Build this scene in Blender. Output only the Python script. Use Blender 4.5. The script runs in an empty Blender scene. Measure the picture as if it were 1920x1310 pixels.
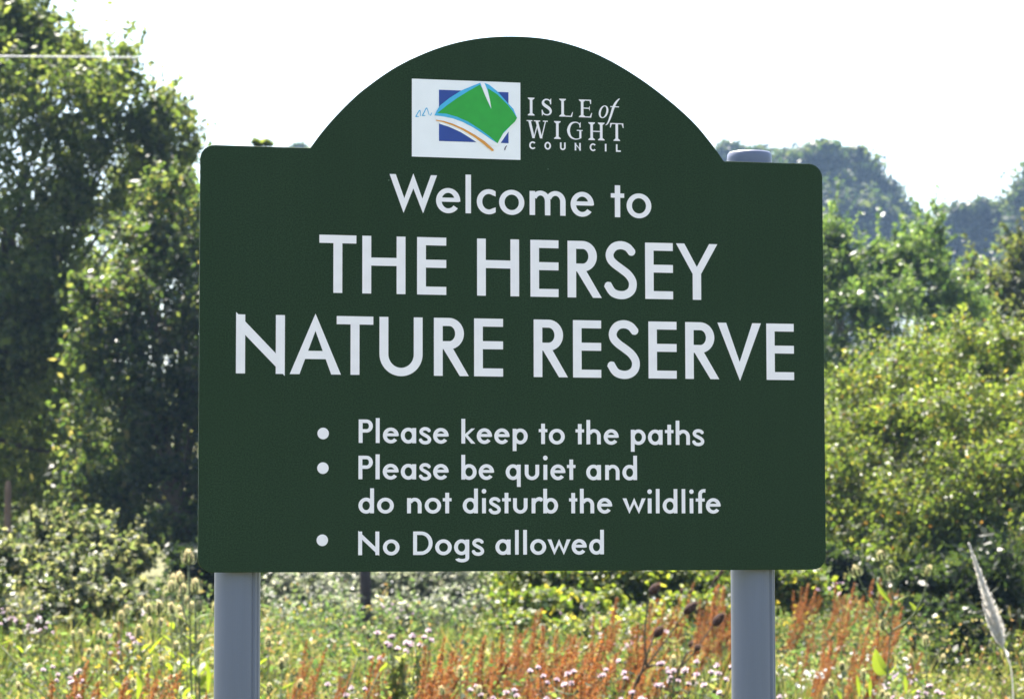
import bpy, math, random
import numpy as np
from mathutils import Vector, Matrix
from mathutils.geometry import delaunay_2d_cdt

# ------------------------------------------------------------------ camera, sky, sun, exposure
SC = bpy.context.scene
COL = SC.collection
EYE = 1.55
FPX = 5150.0                      # focal length in pixels of a 1920-wide frame
PITCH, ROLL = 0.0676935, -0.0018864
fw = Vector((0, math.cos(PITCH), math.sin(PITCH)))
up0 = Vector((0, -math.sin(PITCH), math.cos(PITCH)))
rt0 = Vector((1, 0, 0))
rt = math.cos(ROLL) * rt0 + math.sin(ROLL) * up0
upv = -math.sin(ROLL) * rt0 + math.cos(ROLL) * up0
cam_d = bpy.data.cameras.new('camera')
cam = bpy.data.objects.new('camera', cam_d)
COL.objects.link(cam)
M = Matrix((rt, upv, -fw)).transposed().to_4x4()
M.translation = Vector((0, 0, EYE))
cam.matrix_world = M
cam_d.sensor_width = 36
cam_d.lens = FPX / 1920 * 36
cam_d.clip_start = 0.1
cam_d.clip_end = 3000
cam_d.dof.use_dof = True
cam_d.dof.focus_distance = 4.55
cam_d.dof.aperture_fstop = 14.5
SC.camera = cam

SUN_EL, SUN_AZ = math.radians(59), math.radians(-25)      # behind the sign, a little to the left
wd = bpy.data.worlds.new('World')
SC.world = wd
wd.use_nodes = True
wn = wd.node_tree
bg = wn.nodes['Background']
sky = wn.nodes.new('ShaderNodeTexSky')
sky.sky_type = 'NISHITA'
sky.sun_disc = False
sky.sun_elevation = SUN_EL
sky.sun_rotation = SUN_AZ
sky.air_density = 1.0
sky.dust_density = 2.0
sky.ozone_density = 1.0
wn.links.new(sky.outputs['Color'], bg.inputs['Color'])
bg.inputs['Strength'].default_value = 0.08
sd = bpy.data.lights.new('sun', 'SUN')
sd.energy = 5.0
sd.angle = math.radians(0.6)
sd.color = (1.0, 0.93, 0.82)
sun = bpy.data.objects.new('sun', sd)
COL.objects.link(sun)
sdir = Vector((math.sin(SUN_AZ) * math.cos(SUN_EL), math.cos(SUN_AZ) * math.cos(SUN_EL), math.sin(SUN_EL)))
sun.rotation_euler = sdir.to_track_quat('Z', 'Y').to_euler()
sun.location = sdir * 60
SC.view_settings.view_transform = 'Standard'
SC.view_settings.look = 'None'
SC.view_settings.gamma = 1.0
SC.view_settings.exposure = 2.33
SC.render.engine = 'CYCLES'
SC.cycles.use_denoising = True
SC.cycles.max_bounces = 8
SC.cycles.diffuse_bounces = 4
SC.cycles.transmission_bounces = 6
SC.cycles.volume_bounces = 0
SC.cycles.sample_clamp_indirect = 6.0

rng = np.random.default_rng(7)

def gz(d):
    """the meadow climbs gently away from the road"""
    t = np.clip((np.asarray(d, float) - 12) / 24, 0, 1)
    u = np.clip((np.asarray(d, float) - 95) / 200, 0, 1)          # and to a wooded rise far beyond
    return .50 * t * t * (3 - 2 * t) + 16 * u * u * (3 - 2 * u)

random.seed(7)

# ------------------------------------------------------------------ helpers
def at(px, py, d):
    """world point seen at pixel (px, py) of the 1920x1310 photograph, d metres ahead"""
    v = fw + rt * ((px - 960) / FPX) + upv * ((655 - py) / FPX)
    return Vector((0, 0, EYE)) + v * (d / v.y)

def mesh(name, verts, faces, mat, parent=None, smooth=False, mats=None, midx=None):
    me = bpy.data.meshes.new(name)
    v = np.asarray(verts, dtype=np.float32).reshape(-1, 3)
    if isinstance(faces, np.ndarray):
        nf, k = faces.shape
        me.vertices.add(len(v)); me.vertices.foreach_set('co', v.ravel())
        me.loops.add(nf * k); me.loops.foreach_set('vertex_index', faces.astype(np.int32).ravel())
        me.polygons.add(nf)
        me.polygons.foreach_set('loop_start', np.arange(0, nf * k, k, dtype=np.int32))
        me.update(calc_edges=True)
    else:
        me.from_pydata(v.tolist(), [], faces)
    for m in (mats or [mat]):
        me.materials.append(m)
    if midx is not None:
        me.polygons.foreach_set('material_index', np.asarray(midx, dtype=np.int32))
    if smooth:
        me.polygons.foreach_set('use_smooth', np.ones(len(me.polygons), dtype=bool))
    me.update()
    o = bpy.data.objects.new(name, me)
    COL.objects.link(o)
    if parent is not None:
        o.parent = parent
    return o

def tag(o, label=None, cat=None, group=None, kind=None):
    if label: o['label'] = label
    if cat: o['category'] = cat
    if group: o['group'] = group
    if kind: o['kind'] = kind
    return o

def thing(name, loc, label, cat, group=None, rz=0.0):
    o = bpy.data.objects.new(name, None)
    o.empty_display_size = 0.2
    COL.objects.link(o)
    o.location = loc
    o.rotation_euler = (0, 0, rz)
    return tag(o, label, cat, group)

def children(o):
    return [c for c in bpy.data.objects if c.parent == o]

def copy_tree(o, parent=None, kids=None):
    c = o.copy()
    COL.objects.link(c)
    c.parent = parent
    for ch in (kids if kids is not None else children(o)):
        copy_tree(ch, c)
    return c

def cat_rom(P, n=6):
    P = [np.array(p, float) for p in P]
    Q = [2 * P[0] - P[1]] + P + [2 * P[-1] - P[-2]]
    out = []
    for i in range(1, len(Q) - 2):
        a, b, c, d = Q[i - 1], Q[i], Q[i + 1], Q[i + 2]
        for k in range(n):
            t = k / n
            out.append(0.5 * (2 * b + (c - a) * t + (2 * a - 5 * b + 4 * c - d) * t * t + (3 * b - a - 3 * c + d) * t ** 3))
    out.append(P[-1])
    return np.array(out)

class MB:
    """collects tubes, strips and leaves for one mesh"""
    def __init__(s): s.v = []; s.f = []; s.n = 0
    def add(s, v, f):
        s.v.append(np.asarray(v, float).reshape(-1, 3)); s.f += [tuple(i + s.n for i in q) for q in f]; s.n += len(s.v[-1])
    def tube(s, path, rad, n=6, cap=True):
        P = np.array(path, float); m = len(P)
        rad = np.broadcast_to(np.asarray(rad, float), (m,))
        T = np.gradient(P, axis=0); T /= np.linalg.norm(T, axis=1)[:, None] + 1e-9
        ref = np.array([0, 0, 1.0]) if abs(T[0][2]) < 0.9 else np.array([1.0, 0, 0])
        A = np.cross(T, ref); A /= np.linalg.norm(A, axis=1)[:, None] + 1e-9
        B = np.cross(T, A)
        a = np.arange(n) * 2 * math.pi / n
        V = P[:, None] + rad[:, None, None] * (np.cos(a)[None, :, None] * A[:, None] + np.sin(a)[None, :, None] * B[:, None])
        F = [(i * n + j, i * n + (j + 1) % n, (i + 1) * n + (j + 1) % n, (i + 1) * n + j) for i in range(m - 1) for j in range(n)]
        if cap: F += [tuple(range((m - 1) * n, m * n)), tuple(range(n - 1, -1, -1))]
        s.add(V, F)
    def strip(s, path, widths, side, fold=0.0):
        """leaf-like strip along a path, folded a little along its midrib"""
        P = np.array(path, float); m = len(P); side = np.array(side, float); side /= np.linalg.norm(side) + 1e-9
        T = np.gradient(P, axis=0); N = np.cross(T, side); N /= np.linalg.norm(N, axis=1)[:, None] + 1e-9
        w = np.asarray(widths, float)[:, None]
        V = np.stack([P - side * w + N * w * fold, P, P + side * w + N * w * fold], 1)
        F = []
        for i in range(m - 1):
            F += [(i * 3, i * 3 + 1, i * 3 + 4, i * 3 + 3), (i * 3 + 1, i * 3 + 2, i * 3 + 5, i * 3 + 4)]
        s.add(V, F)
    def build(s, name, mat, parent=None, smooth=True):
        return mesh(name, np.concatenate(s.v), s.f, mat, parent, smooth)

# ------------------------------------------------------------------ materials
def newmat(name):
    m = bpy.data.materials.new(name); m.use_nodes = True
    nt = m.node_tree; return m, nt, nt.nodes['Principled BSDF'], nt.nodes['Material Output']

def ramp(nt, cols, src):
    r = nt.nodes.new('ShaderNodeValToRGB')
    el = r.color_ramp.elements
    while len(el) < len(cols): el.new(0.5)
    for e, (p, c) in zip(el, cols):
        e.position = p; e.color = (*c, 1)
    nt.links.new(src, r.inputs[0]); return r

def leafmat(name, cols, trans=0.55, tgain=(1.95, 1.98, 0.85), rough=0.46, spec=0.5, refl=.58):
    """leaf: each leaf takes its own colour, reflects and lets light through"""
    m, nt, p, out = newmat(name)
    g = nt.nodes.new('ShaderNodeNewGeometry')
    r = ramp(nt, cols, g.outputs['Random Per Island'])
    dk = nt.nodes.new('ShaderNodeVectorMath'); dk.operation = 'SCALE'; dk.inputs['Scale'].default_value = refl
    nt.links.new(r.outputs[0], dk.inputs[0]); nt.links.new(dk.outputs[0], p.inputs['Base Color'])
    p.inputs['Roughness'].default_value = rough
    p.inputs['Specular IOR Level'].default_value = spec * .6
    t = nt.nodes.new('ShaderNodeBsdfTranslucent')
    mul = nt.nodes.new('ShaderNodeVectorMath'); mul.operation = 'MULTIPLY'
    nt.links.new(r.outputs[0], mul.inputs[0]); mul.inputs[1].default_value = tgain
    nt.links.new(mul.outputs[0], t.inputs['Color'])
    mx = nt.nodes.new('ShaderNodeMixShader'); mx.inputs[0].default_value = trans
    nt.links.new(p.outputs[0], mx.inputs[1]); nt.links.new(t.outputs[0], mx.inputs[2])
    nt.links.new(mx.outputs[0], out.inputs['Surface'])
    return m

def plain(name, col, rough=0.6, spec=0.5, var=0.0, scale=30.0, metallic=0.0, bump=0.0, stretch=(1, 1, 1)):
    m, nt, p, out = newmat(name)
    p.inputs['Roughness'].default_value = rough
    p.inputs['Specular IOR Level'].default_value = spec
    p.inputs['Metallic'].default_value = metallic
    tc = nt.nodes.new('ShaderNodeTexCoord'); mp = nt.nodes.new('ShaderNodeMapping')
    mp.inputs['Scale'].default_value = stretch
    nz = nt.nodes.new('ShaderNodeTexNoise'); nz.inputs['Scale'].default_value = scale; nz.inputs['Detail'].default_value = 6
    nt.links.new(tc.outputs['Object'], mp.inputs[0]); nt.links.new(mp.outputs[0], nz.inputs['Vector'])
    c = np.array(col)
    r = ramp(nt, [(0.3, tuple(c * (1 - var))), (0.7, tuple(c * (1 + var)))], nz.outputs[0])
    nt.links.new(r.outputs[0], p.inputs['Base Color'])
    if bump:
        b = nt.nodes.new('ShaderNodeBump'); b.inputs['Strength'].default_value = bump; b.inputs['Distance'].default_value = 0.01
        nt.links.new(nz.outputs[0], b.inputs['Height']); nt.links.new(b.outputs[0], p.inputs['Normal'])
    return m

MT = {}
MT['ash'] = leafmat('ash_leaf', [(0, (.035, .058, .016)), (.4, (.07, .10, .028)), (.75, (.12, .145, .05)), (1, (.16, .17, .075))], trans=.6, tgain=(1.95, 2.0, .95), refl=.72)
MT['thorn'] = leafmat('blackthorn_leaf', [(0, (.03, .055, .02)), (.5, (.065, .10, .035)), (.9, (.12, .14, .06)), (1, (.16, .13, .08))], refl=.38, spec=.7, rough=.44)
MT['willow'] = leafmat('willow_leaf', [(0, (.035, .07, .028)), (.5, (.075, .125, .045)), (1, (.15, .20, .085))], spec=.8, rough=.42)
MT['brown'] = leafmat('hazel_leaf', [(0, (.045, .065, .022)), (.5, (.08, .10, .038)), (.85, (.115, .125, .05)), (1, (.125, .10, .05))])
MT['sallow'] = leafmat('sallow_leaf', [(0, (.042, .075, .018)), (.4, (.10, .145, .032)), (.8, (.15, .18, .048)), (.96, (.175, .165, .055)), (1, (.21, .09, .035))], spec=.7, rough=.44)
MT['oak'] = leafmat('oak_leaf', [(0, (.03, .055, .022)), (.5, (.055, .085, .03)), (1, (.10, .12, .05))], trans=.35)
MT['bramble'] = leafmat('bramble_leaf', [(0, (.045, .07, .028)), (.45, (.11, .135, .06)), (.8, (.20, .20, .11)), (1, (.30, .27, .20))], spec=.6, tgain=(1.6, 1.65, .95), refl=.8)
MT['silver'] = leafmat('silver_leaf', [(0, (.07, .10, .05)), (.35, (.16, .19, .11)), (.7, (.32, .33, .25)), (1, (.58, .55, .48))], spec=.7, tgain=(1.3, 1.35, 1.15), refl=.62)
MT['yellowleaf'] = leafmat('yellow_leaf', [(0, (.05, .09, .015)), (.4, (.12, .17, .03)), (.85, (.21, .23, .045)), (1, (.38, .30, .06))], spec=.6, tgain=(1.6, 1.65, .8), refl=.62)
MT['darkbush_and_shade'] = leafmat('dark_shrub_and_shade_leaf', [(0, (.02, .04, .015)), (1, (.06, .085, .035))], tgain=(1.0, 1.05, .5), refl=.45, spec=.6, rough=.42)  # kept extra dark: shade beneath the sallow is painted into this leaf
MT['grass'] = leafmat('meadow_grass_blade', [(0, (.058, .088, .018)), (.4, (.118, .148, .032)), (.7, (.185, .185, .06)), (.88, (.26, .22, .11)), (1, (.27, .14, .06))], trans=.5, tgain=(1.25, 1.35, .8), spec=.4, refl=.62)
MT['herb'] = leafmat('meadow_herb_leaf', [(0, (.034, .058, .02)), (.35, (.082, .112, .03)), (.65, (.15, .16, .055)), (.85, (.22, .19, .10)), (.93, (.34, .30, .24)), (1, (.30, .12, .06))], spec=.5, tgain=(1.45, 1.5, .8), refl=.62)
MT['dock'] = leafmat('dock_seed', [(0, (.14, .055, .02)), (.35, (.29, .092, .03)), (.65, (.38, .15, .05)), (.85, (.38, .24, .09)), (1, (.24, .21, .08))], trans=.4, tgain=(1.35, 1.2, .8), spec=.3, rough=.6, refl=.75)
MT['dockstem'] = plain('dock_stem', (.20, .09, .035), .7, .3, .3, 60)
MT['fluff'] = leafmat('thistle_fluff', [(0, (.52, .38, .47)), (.4, (.60, .50, .55)), (1, (.68, .62, .60))], trans=.5, tgain=(1.1, 1.05, 1.1), spec=.2, rough=.8, refl=1.0)
MT['cup'] = plain('thistle_cup', (.07, .055, .035), .8, .2, .3, 200)
MT['thstem'] = plain('thistle_stem', (.10, .12, .05), .7, .3, .3, 60)
MT['thleaf'] = leafmat('thistle_leaf', [(0, (.08, .11, .04)), (.6, (.16, .19, .08)), (1, (.30, .28, .18))])
MT['teadark'] = plain('dead_teasel_head', (.045, .022, .018), .85, .2, .35, 260)
MT['teadarkstem'] = plain('dead_teasel_stem', (.10, .075, .045), .8, .2, .3, 60)
MT['teagreen'] = plain('green_teasel_head', (.075, .10, .03), .8, .2, .3, 260)
MT['spine'] = leafmat('teasel_spine', [(0, (.42, .36, .22)), (1, (.60, .54, .38))], trans=.6, tgain=(1.35, 1.3, 1.1), spec=.3, refl=1.0)
MT['spinedark'] = leafmat('dead_teasel_spine', [(0, (.13, .08, .055)), (1, (.26, .18, .13))], trans=.4, tgain=(1.2, 1.1, 1.0), spec=.3, refl=1.0)
MT['teastem'] = plain('green_teasel_stem', (.13, .145, .065), .7, .3, .3, 60)
MT['tealeaf'] = leafmat('teasel_leaf', [(0, (.11, .17, .035)), (1, (.24, .29, .05))], trans=.55, tgain=(1.4, 1.4, .5))
MT['bract'] = leafmat('teasel_bract', [(0, (.22, .27, .11)), (1, (.40, .42, .24))], trans=.5, tgain=(1.2, 1.2, .9), refl=1.0)
MT['plume'] = leafmat('grass_plume', [(0, (.62, .58, .55)), (1, (.86, .83, .80))], trans=.45, tgain=(1.05, 1.05, 1.0), spec=.2, rough=.7, refl=1.0)
MT['bark'] = plain('bark', (.07, .058, .045), .9, .2, .45, 14, bump=.6, stretch=(1, 1, .3))
MT['twig'] = plain('twig_bark', (.10, .075, .05), .9, .2, .4, 30)
MT['post_wood'] = plain('old_post_wood', (.055, .043, .038), .9, .2, .4, 18, bump=.6, stretch=(1, 1, .15))
MT['stake_wood'] = plain('stake_wood', (.15, .095, .065), .9, .2, .4, 18, bump=.5, stretch=(1, 1, .15))
MT['cable'] = plain('cable_sheath', (.62, .60, .60), .4, .5, .1, 20)
MT['petal_white'] = leafmat('white_floret', [(0, (.5, .5, .46)), (1, (.82, .80, .78))], trans=.4, tgain=(1, 1, 1), spec=.2, rough=.7, refl=1.0)
MT['petal_pink'] = leafmat('pink_floret', [(0, (.52, .32, .48)), (.6, (.64, .48, .58)), (1, (.74, .66, .70))], trans=.4, tgain=(1, 1, 1), spec=.2, rough=.7, refl=1.0)
MT['petal_yellow'] = leafmat('yellow_floret', [(0, (.45, .34, .03)), (1, (.62, .52, .06))], trans=.4, tgain=(1, 1, 1), spec=.2, rough=.7, refl=1.0)

MT['weed'] = leafmat('tall_weed_leaf', [(0, (.04, .075, .03)), (.4, (.08, .13, .05)), (.75, (.13, .17, .07)), (.92, (.19, .18, .10)), (1, (.24, .13, .07))], tgain=(1.5, 1.6, .9))

# ground: thin soil and trodden grass
gm, nt, p, out = newmat('meadow_soil')
tc = nt.nodes.new('ShaderNodeTexCoord')
n1 = nt.nodes.new('ShaderNodeTexNoise'); n1.inputs['Scale'].default_value = 0.6; n1.inputs['Detail'].default_value = 10
nt.links.new(tc.outputs['Object'], n1.inputs['Vector'])
r = ramp(nt, [(.3, (.055, .06, .022)), (.5, (.10, .105, .04)), (.7, (.15, .125, .065))], n1.outputs[0])
nt.links.new(r.outputs[0], p.inputs['Base Color']); p.inputs['Roughness'].default_value = .95
p.inputs['Specular IOR Level'].default_value = .1

# ------------------------------------------------------------------ ground sheet
xs = np.concatenate([np.linspace(-255, -40, 10), np.linspace(-36, 36, 60), np.linspace(40, 255, 10)])
ys = np.concatenate([np.linspace(-55, -5, 6), np.linspace(0, 70, 70), np.linspace(75, 440, 40)])
X, Y = np.meshgrid(xs, ys, indexing='ij')
Z = 0.03 * np.sin(X * 1.1 + 1.3) * np.sin(Y * .7) - 0.03 + gz(Y)
nx, ny = X.shape
I = np.arange(nx * ny).reshape(nx, ny)
F = np.stack([I[:-1, :-1], I[1:, :-1], I[1:, 1:], I[:-1, 1:]], -1).reshape(-1, 4)
tag(mesh('ground', np.stack([X, Y, Z], -1), F, gm, smooth=True), kind='structure')

# ------------------------------------------------------------------ the sign
YAW = 0.238336
SX, SY, SZ = -0.496654, 4.351756, EYE - 0.056871       # bottom left corner of the panel
sign = thing('welcome_sign', (SX, SY, 0), 'dark green nature reserve welcome sign with arched top on two grey posts', 'sign', rz=YAW)

# --- panel
def corner(cx, cy, r, a0, a1, n=7):
    return [(cx + r * math.cos(a), cy + r * math.sin(a)) for a in np.linspace(math.radians(a0), math.radians(a1), n)]
W_, H_, R_ = 1050.0, 680.5, 23.0
dome = [(177.4, 680.5), (196.3, 706.6), (221.0, 735.9), (251.6, 767.2), (274, 786), (302, 807), (330.0, 824.5), (369.3, 843.9), (408.3, 858.6), (447.5, 868.6), (486.8, 874.2), (526.3, 876.1), (568, 874.3), (608, 867.3), (649, 855.2), (682, 841.0), (711.4, 825.6), (741.6, 807.3), (771.8, 786.3), (801.9, 763.0), (830, 737.5), (857, 706.0), (875.9, 680.5)]
outl = corner(R_, R_, R_, 180, 270) + corner(W_ - R_, R_, R_, 270, 360) + corner(W_ - R_, H_ - R_, R_, 0, 90)
outl += [tuple(q) for q in cat_rom(dome[::-1], 3)] + corner(R_, H_ - R_, R_, 90, 180)
ol = [(x / 1000, z / 1000 + SZ) for x, z in outl]
n = len(ol); TH = 0.005; BV = 0.0006
cx0, cz0 = 0.525, SZ + .38
def inset(q, b):
    out = []
    for i in range(n):
        a, c, e = np.array(q[i - 1]), np.array(q[i]), np.array(q[(i + 1) % n])
        t = e - a; t = t / (np.linalg.norm(t) + 1e-9)
        out.append(tuple(c + b * np.array([-t[1], t[0]])))
    return out
rings = [(inset(ol, BV), 0.0), (ol, BV), (ol, TH - BV), (inset(ol, BV), TH)]
V = [(x, y, z) for q, y in rings for x, z in q]
F = [tuple(range(n)), tuple(range(4 * n - 1, 3 * n - 1, -1))]
for k in range(3):
    F += [(k * n + i, (k + 1) * n + i, (k + 1) * n + (i + 1) % n, k * n + (i + 1) % n) for i in range(n)]
pm, nt, p, out = newmat('sign_green_paint')
tc = nt.nodes.new('ShaderNodeTexCoord')
nz = nt.nodes.new('ShaderNodeTexNoise'); nz.inputs['Scale'].default_value = 2.2; nz.inputs['Detail'].default_value = 5
nt.links.new(tc.outputs['Object'], nz.inputs['Vector'])
r1 = ramp(nt, [(.3, (.0178, .0372, .0198)), (.7, (.0205, .0415, .0230))], nz.outputs[0])
# fine dust freckles and a little grain on the paint
vz = nt.nodes.new('ShaderNodeTexVoronoi'); vz.inputs['Scale'].default_value = 26
nt.links.new(tc.outputs['Object'], vz.inputs['Vector'])
lt = nt.nodes.new('ShaderNodeMath'); lt.operation = 'LESS_THAN'; lt.inputs[1].default_value = .035
nt.links.new(vz.outputs['Distance'], lt.inputs[0])
sp = nt.nodes.new('ShaderNodeSeparateColor'); nt.links.new(vz.outputs['Color'], sp.inputs[0])
gt = nt.nodes.new('ShaderNodeMath'); gt.operation = 'GREATER_THAN'; gt.inputs[1].default_value = .88
nt.links.new(sp.outputs[0], gt.inputs[0])
ml = nt.nodes.new('ShaderNodeMath'); ml.operation = 'MULTIPLY'; nt.links.new(lt.outputs[0], ml.inputs[0]); nt.links.new(gt.outputs[0], ml.inputs[1])
ng = nt.nodes.new('ShaderNodeTexNoise'); ng.inputs['Scale'].default_value = 420; ng.inputs['Detail'].default_value = 2
nt.links.new(tc.outputs['Object'], ng.inputs['Vector'])
rg = ramp(nt, [(.35, (.72, .72, .72)), (.65, (1.28, 1.28, 1.28))], ng.outputs[0])
mg = nt.nodes.new('ShaderNodeMix'); mg.data_type = 'RGBA'; mg.blend_type = 'MULTIPLY'; mg.inputs[0].default_value = 1
nt.links.new(r1.outputs[0], mg.inputs[6]); nt.links.new(rg.outputs[0], mg.inputs[7])
mp = nt.nodes.new('ShaderNodeMapping'); mp.inputs['Scale'].default_value = (46, 1, 1.6)
nt.links.new(tc.outputs['Object'], mp.inputs[0])
ns = nt.nodes.new('ShaderNodeTexNoise'); ns.inputs['Scale'].default_value = 1.0; ns.inputs['Detail'].default_value = 4
nt.links.new(mp.outputs[0], ns.inputs['Vector'])
rs = ramp(nt, [(.42, (1, 1, 1)), (.72, (1.06, 1.05, 1.05))], ns.outputs[0])
m2 = nt.nodes.new('ShaderNodeMix'); m2.data_type = 'RGBA'; m2.blend_type = 'MULTIPLY'; m2.inputs[0].default_value = 1
nt.links.new(mg.outputs[2], m2.inputs[6]); nt.links.new(rs.outputs[0], m2.inputs[7]); mg = m2
mx = nt.nodes.new('ShaderNodeMix'); mx.data_type = 'RGBA'
nt.links.new(ml.outputs[0], mx.inputs[0]); nt.links.new(mg.outputs[2], mx.inputs[6]); mx.inputs[7].default_value = (.10, .14, .11, 1)
nt.links.new(mx.outputs[2], p.inputs['Base Color'])
p.inputs['Roughness'].default_value = .6; p.inputs['Specular IOR Level'].default_value = .12
panel = mesh('panel', V, F, pm, sign)
tag(panel, 'dark green panel with rounded corners and domed top')

# --- lettering: every glyph is a set of strokes merged into one flat vinyl shape
def rect(x0, y0, x1, y1): return [[(x0, y0), (x1, y0), (x1, y1), (x0, y1)]]
def ring(cx, cy, rx, ry, sx, sy, a0=0, a1=360, n=44):
    k = max(4, int(n * abs(a1 - a0) / 360))
    A = np.radians(np.linspace(a0, a1, k + 1)); out = []
    o = [(cx + rx * math.cos(a), cy + ry * math.sin(a)) for a in A]
    q = [(cx + (rx - sx) * math.cos(a), cy + (ry - sy) * math.sin(a)) for a in A]
    return [[o[i], o[i + 1], q[i + 1], q[i]] for i in range(k)]
def stroke(P, w, n=5, smooth=True):
    C = cat_rom(P, n) if smooth else np.array(P, float)
    w = np.interp(np.linspace(0, 1, len(C)), np.linspace(0, 1, len(np.atleast_1d(w))), np.atleast_1d(w)) / 2
    out = []
    for i in range(len(C) - 1):                          # a bar per step, a round joint between steps
        a, b = C[i], C[i + 1]; t = (b - a) / (np.linalg.norm(b - a) + 1e-9); q = np.array([-t[1], t[0]])
        out.append([tuple(a - q * w[i]), tuple(b - q * w[i + 1]), tuple(b + q * w[i + 1]), tuple(a + q * w[i])])
        if i: out += disc(a[0], a[1], w[i], 14)
    return out
def disc(cx, cy, r, n=28): return [[(cx + r * math.cos(a), cy + r * math.sin(a)) for a in np.linspace(0, 2 * math.pi, n, endpoint=False)]]
S_SPINE = [(.86, .80), (.71, .895), (.50, .93), (.29, .895), (.165, .79), (.185, .685), (.32, .60), (.53, .515), (.74, .42), (.865, .30), (.84, .17), (.69, .09), (.48, .07), (.25, .115), (.085, .255)]

def sans(ch, w, m):
    H, X, A, D, s, t = m['H'], m['X'], m['A'], m['D'], m['s'], m['t']     # t: thickness of horizontals
    ov = .014 * H
    S = s
    def bowl(x0, x1, y0, y1, sx=None, sy=None, a0=0, a1=360):
        return ring((x0 + x1) / 2, (y0 + y1) / 2, (x1 - x0) / 2, (y1 - y0) / 2, sx or s, sy or t, a0, a1)
    def half(xc, x1, y0, y1, xs):                       # right-hand half bowl with straights from xs
        q = ring(xc, (y0 + y1) / 2, x1 - xc, (y1 - y0) / 2, s, t, -90, 90)
        return q + rect(xs, y1 - t, xc, y1) + rect(xs, y0, xc, y0 + t)
    if ch == 'T': return rect(0, H - t, w, H) + rect((w - S) / 2, 0, (w + S) / 2, H - t / 2)
    if ch == 'H': return rect(0, 0, S, H) + rect(w - S, 0, w, H) + rect(S / 2, .485 * H, w - S / 2, .485 * H + t)
    if ch == 'E': return rect(0, 0, S, H) + rect(S / 2, 0, w, t) + rect(S / 2, H - t, w, H) + rect(S / 2, .47 * H, w, .47 * H + t)
    if ch == 'L': return rect(0, 0, S, H) + rect(S / 2, 0, w, t)
    if ch == 'I': return rect(0, 0, w, H)
    if ch == 'P': return rect(0, 0, S, H) + half(w - .275 * H, w, .44 * H, H, S / 2)
    if ch == 'R':
        b = .86 * w
        return rect(0, 0, S, H) + half(b - .26 * H, b, .46 * H, H, S / 2) + [[(.235 * w, .50 * H), (.74 * w, 0), (w, 0), (.52 * w, .50 * H)]]
    if ch == 'D': return rect(0, 0, S, H) + half(w - .50 * H, w, 0, H, S / 2)
    if ch == 'S': return stroke([(x * w, (y * 1.03 - .015) * H) for x, y in S_SPINE], (s + t) / 2 * .97)
    if ch == 's': return stroke([(x * w, (y * 1.07 - .035) * X) for x, y in S_SPINE], (s + t) / 2 * .93)
    if ch == 'N': return rect(0, 0, S, H) + rect(w - S, 0, w, H) + [[(0, 1.04 * H), (w - S * .7, .30 * H), (w, .2 * H), (w, -.035 * H), (S * .7, .70 * H), (0, .8 * H)]]
    if ch == 'A': return [[(0, 0), (.19 * w, 0), (.5 * w, .74 * H), (.81 * w, 0), (w, 0), (.5 * w, 1.035 * H)]] + rect(.25 * w, .26 * H, .75 * w, .26 * H + t)
    if ch == 'V': return [[(0, H), (.2 * w, H), (.505 * w, .31 * H), (.8 * w, H), (w, H), (.51 * w, -.025 * H)]]
    if ch == 'Y': return [[(0, H), (.2 * w, H), (.5 * w, .585 * H), (.8 * w, H), (w, H), (.5 * w + S / 2, .46 * H), (.5 * w + S / 2, 0), (.5 * w - S / 2, 0), (.5 * w - S / 2, .46 * H)]]
    if ch == 'U':
        r = w / 2
        return rect(0, r - ov - 1, S, H) + rect(w - S, r - ov - 1, w, H) + ring(r, r - ov, r, r, S, t * 1.03, 180, 360)
    if ch in 'Ww':
        h = H if ch == 'W' else X
        a = .13 if ch == 'W' else .17
        return [[(0, h), (a * w, h), (.31 * w, .36 * h), (.5 * w, 1.035 * h), (.69 * w, .36 * h), ((1 - a) * w, h), (w, h), (.705 * w, -.035 * h), (.5 * w, .63 * h), (.295 * w, -.035 * h)]]
    if ch == 'o': return bowl(0, w, -ov, X + ov)
    if ch in 'cC':
        h = X if ch == 'c' else H
        ry = (h + 2 * ov) / 2; rx = ry * .98 if ch == 'c' else w * .56; cy = h / 2
        if ch == 'C': return ring(rx, cy, rx, ry, s, t, 42, 318)
        xo, xi = min(.999, (w - rx) / rx), min(.999, (w - rx) / (rx - s))
        ao, ai = math.degrees(math.acos(xo)), math.degrees(math.acos(xi))
        k = 30; out = []
        Ao = np.radians(np.linspace(ao, 360 - ao, k + 1)); Ai = np.radians(np.linspace(ai, 360 - ai, k + 1))
        o = [(rx + rx * math.cos(a), cy + ry * math.sin(a)) for a in Ao]
        q = [(rx + (rx - s) * math.cos(a), cy + (ry - t) * math.sin(a)) for a in Ai]
        q = [(rx + (rx - s) * math.cos(a), cy + (ry - t) * math.sin(a)) for a in np.radians(np.linspace(52, 308, k + 1))]
        q[0], q[-1] = (w, cy + .70 * (ry - t)), (w, cy - .70 * (ry - t))
        return [[o[i], o[i + 1], q[i + 1], q[i]] for i in range(k)]
    if ch == 'O': return bowl(0, w, -ov, H + ov)
    if ch == 'e':
        y0, y1 = .45 * X, .45 * X + t * .86
        return bowl(0, w, -ov, X + ov, a0=-4, a1=323) + rect(s * .5, y0, w - s * .25, y1)
    if ch == 'l': return rect(0, 0, w, A)
    if ch == 'i':
        return rect(0, 0, w, X) + disc(w / 2, A - w * .68, w * .60)
    if ch == 'a': return bowl(0, w * .985, -ov, X + ov) + rect(w - s, 0, w, X)
    if ch == 'd': return bowl(0, w * .985, -ov, X + ov) + rect(w - s, 0, w, A)
    if ch == 'b': return bowl(w * .015, w, -ov, X + ov) + rect(0, 0, s, A)
    if ch == 'p': return bowl(w * .015, w, -ov, X + ov) + rect(0, -D, s, X)
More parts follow.
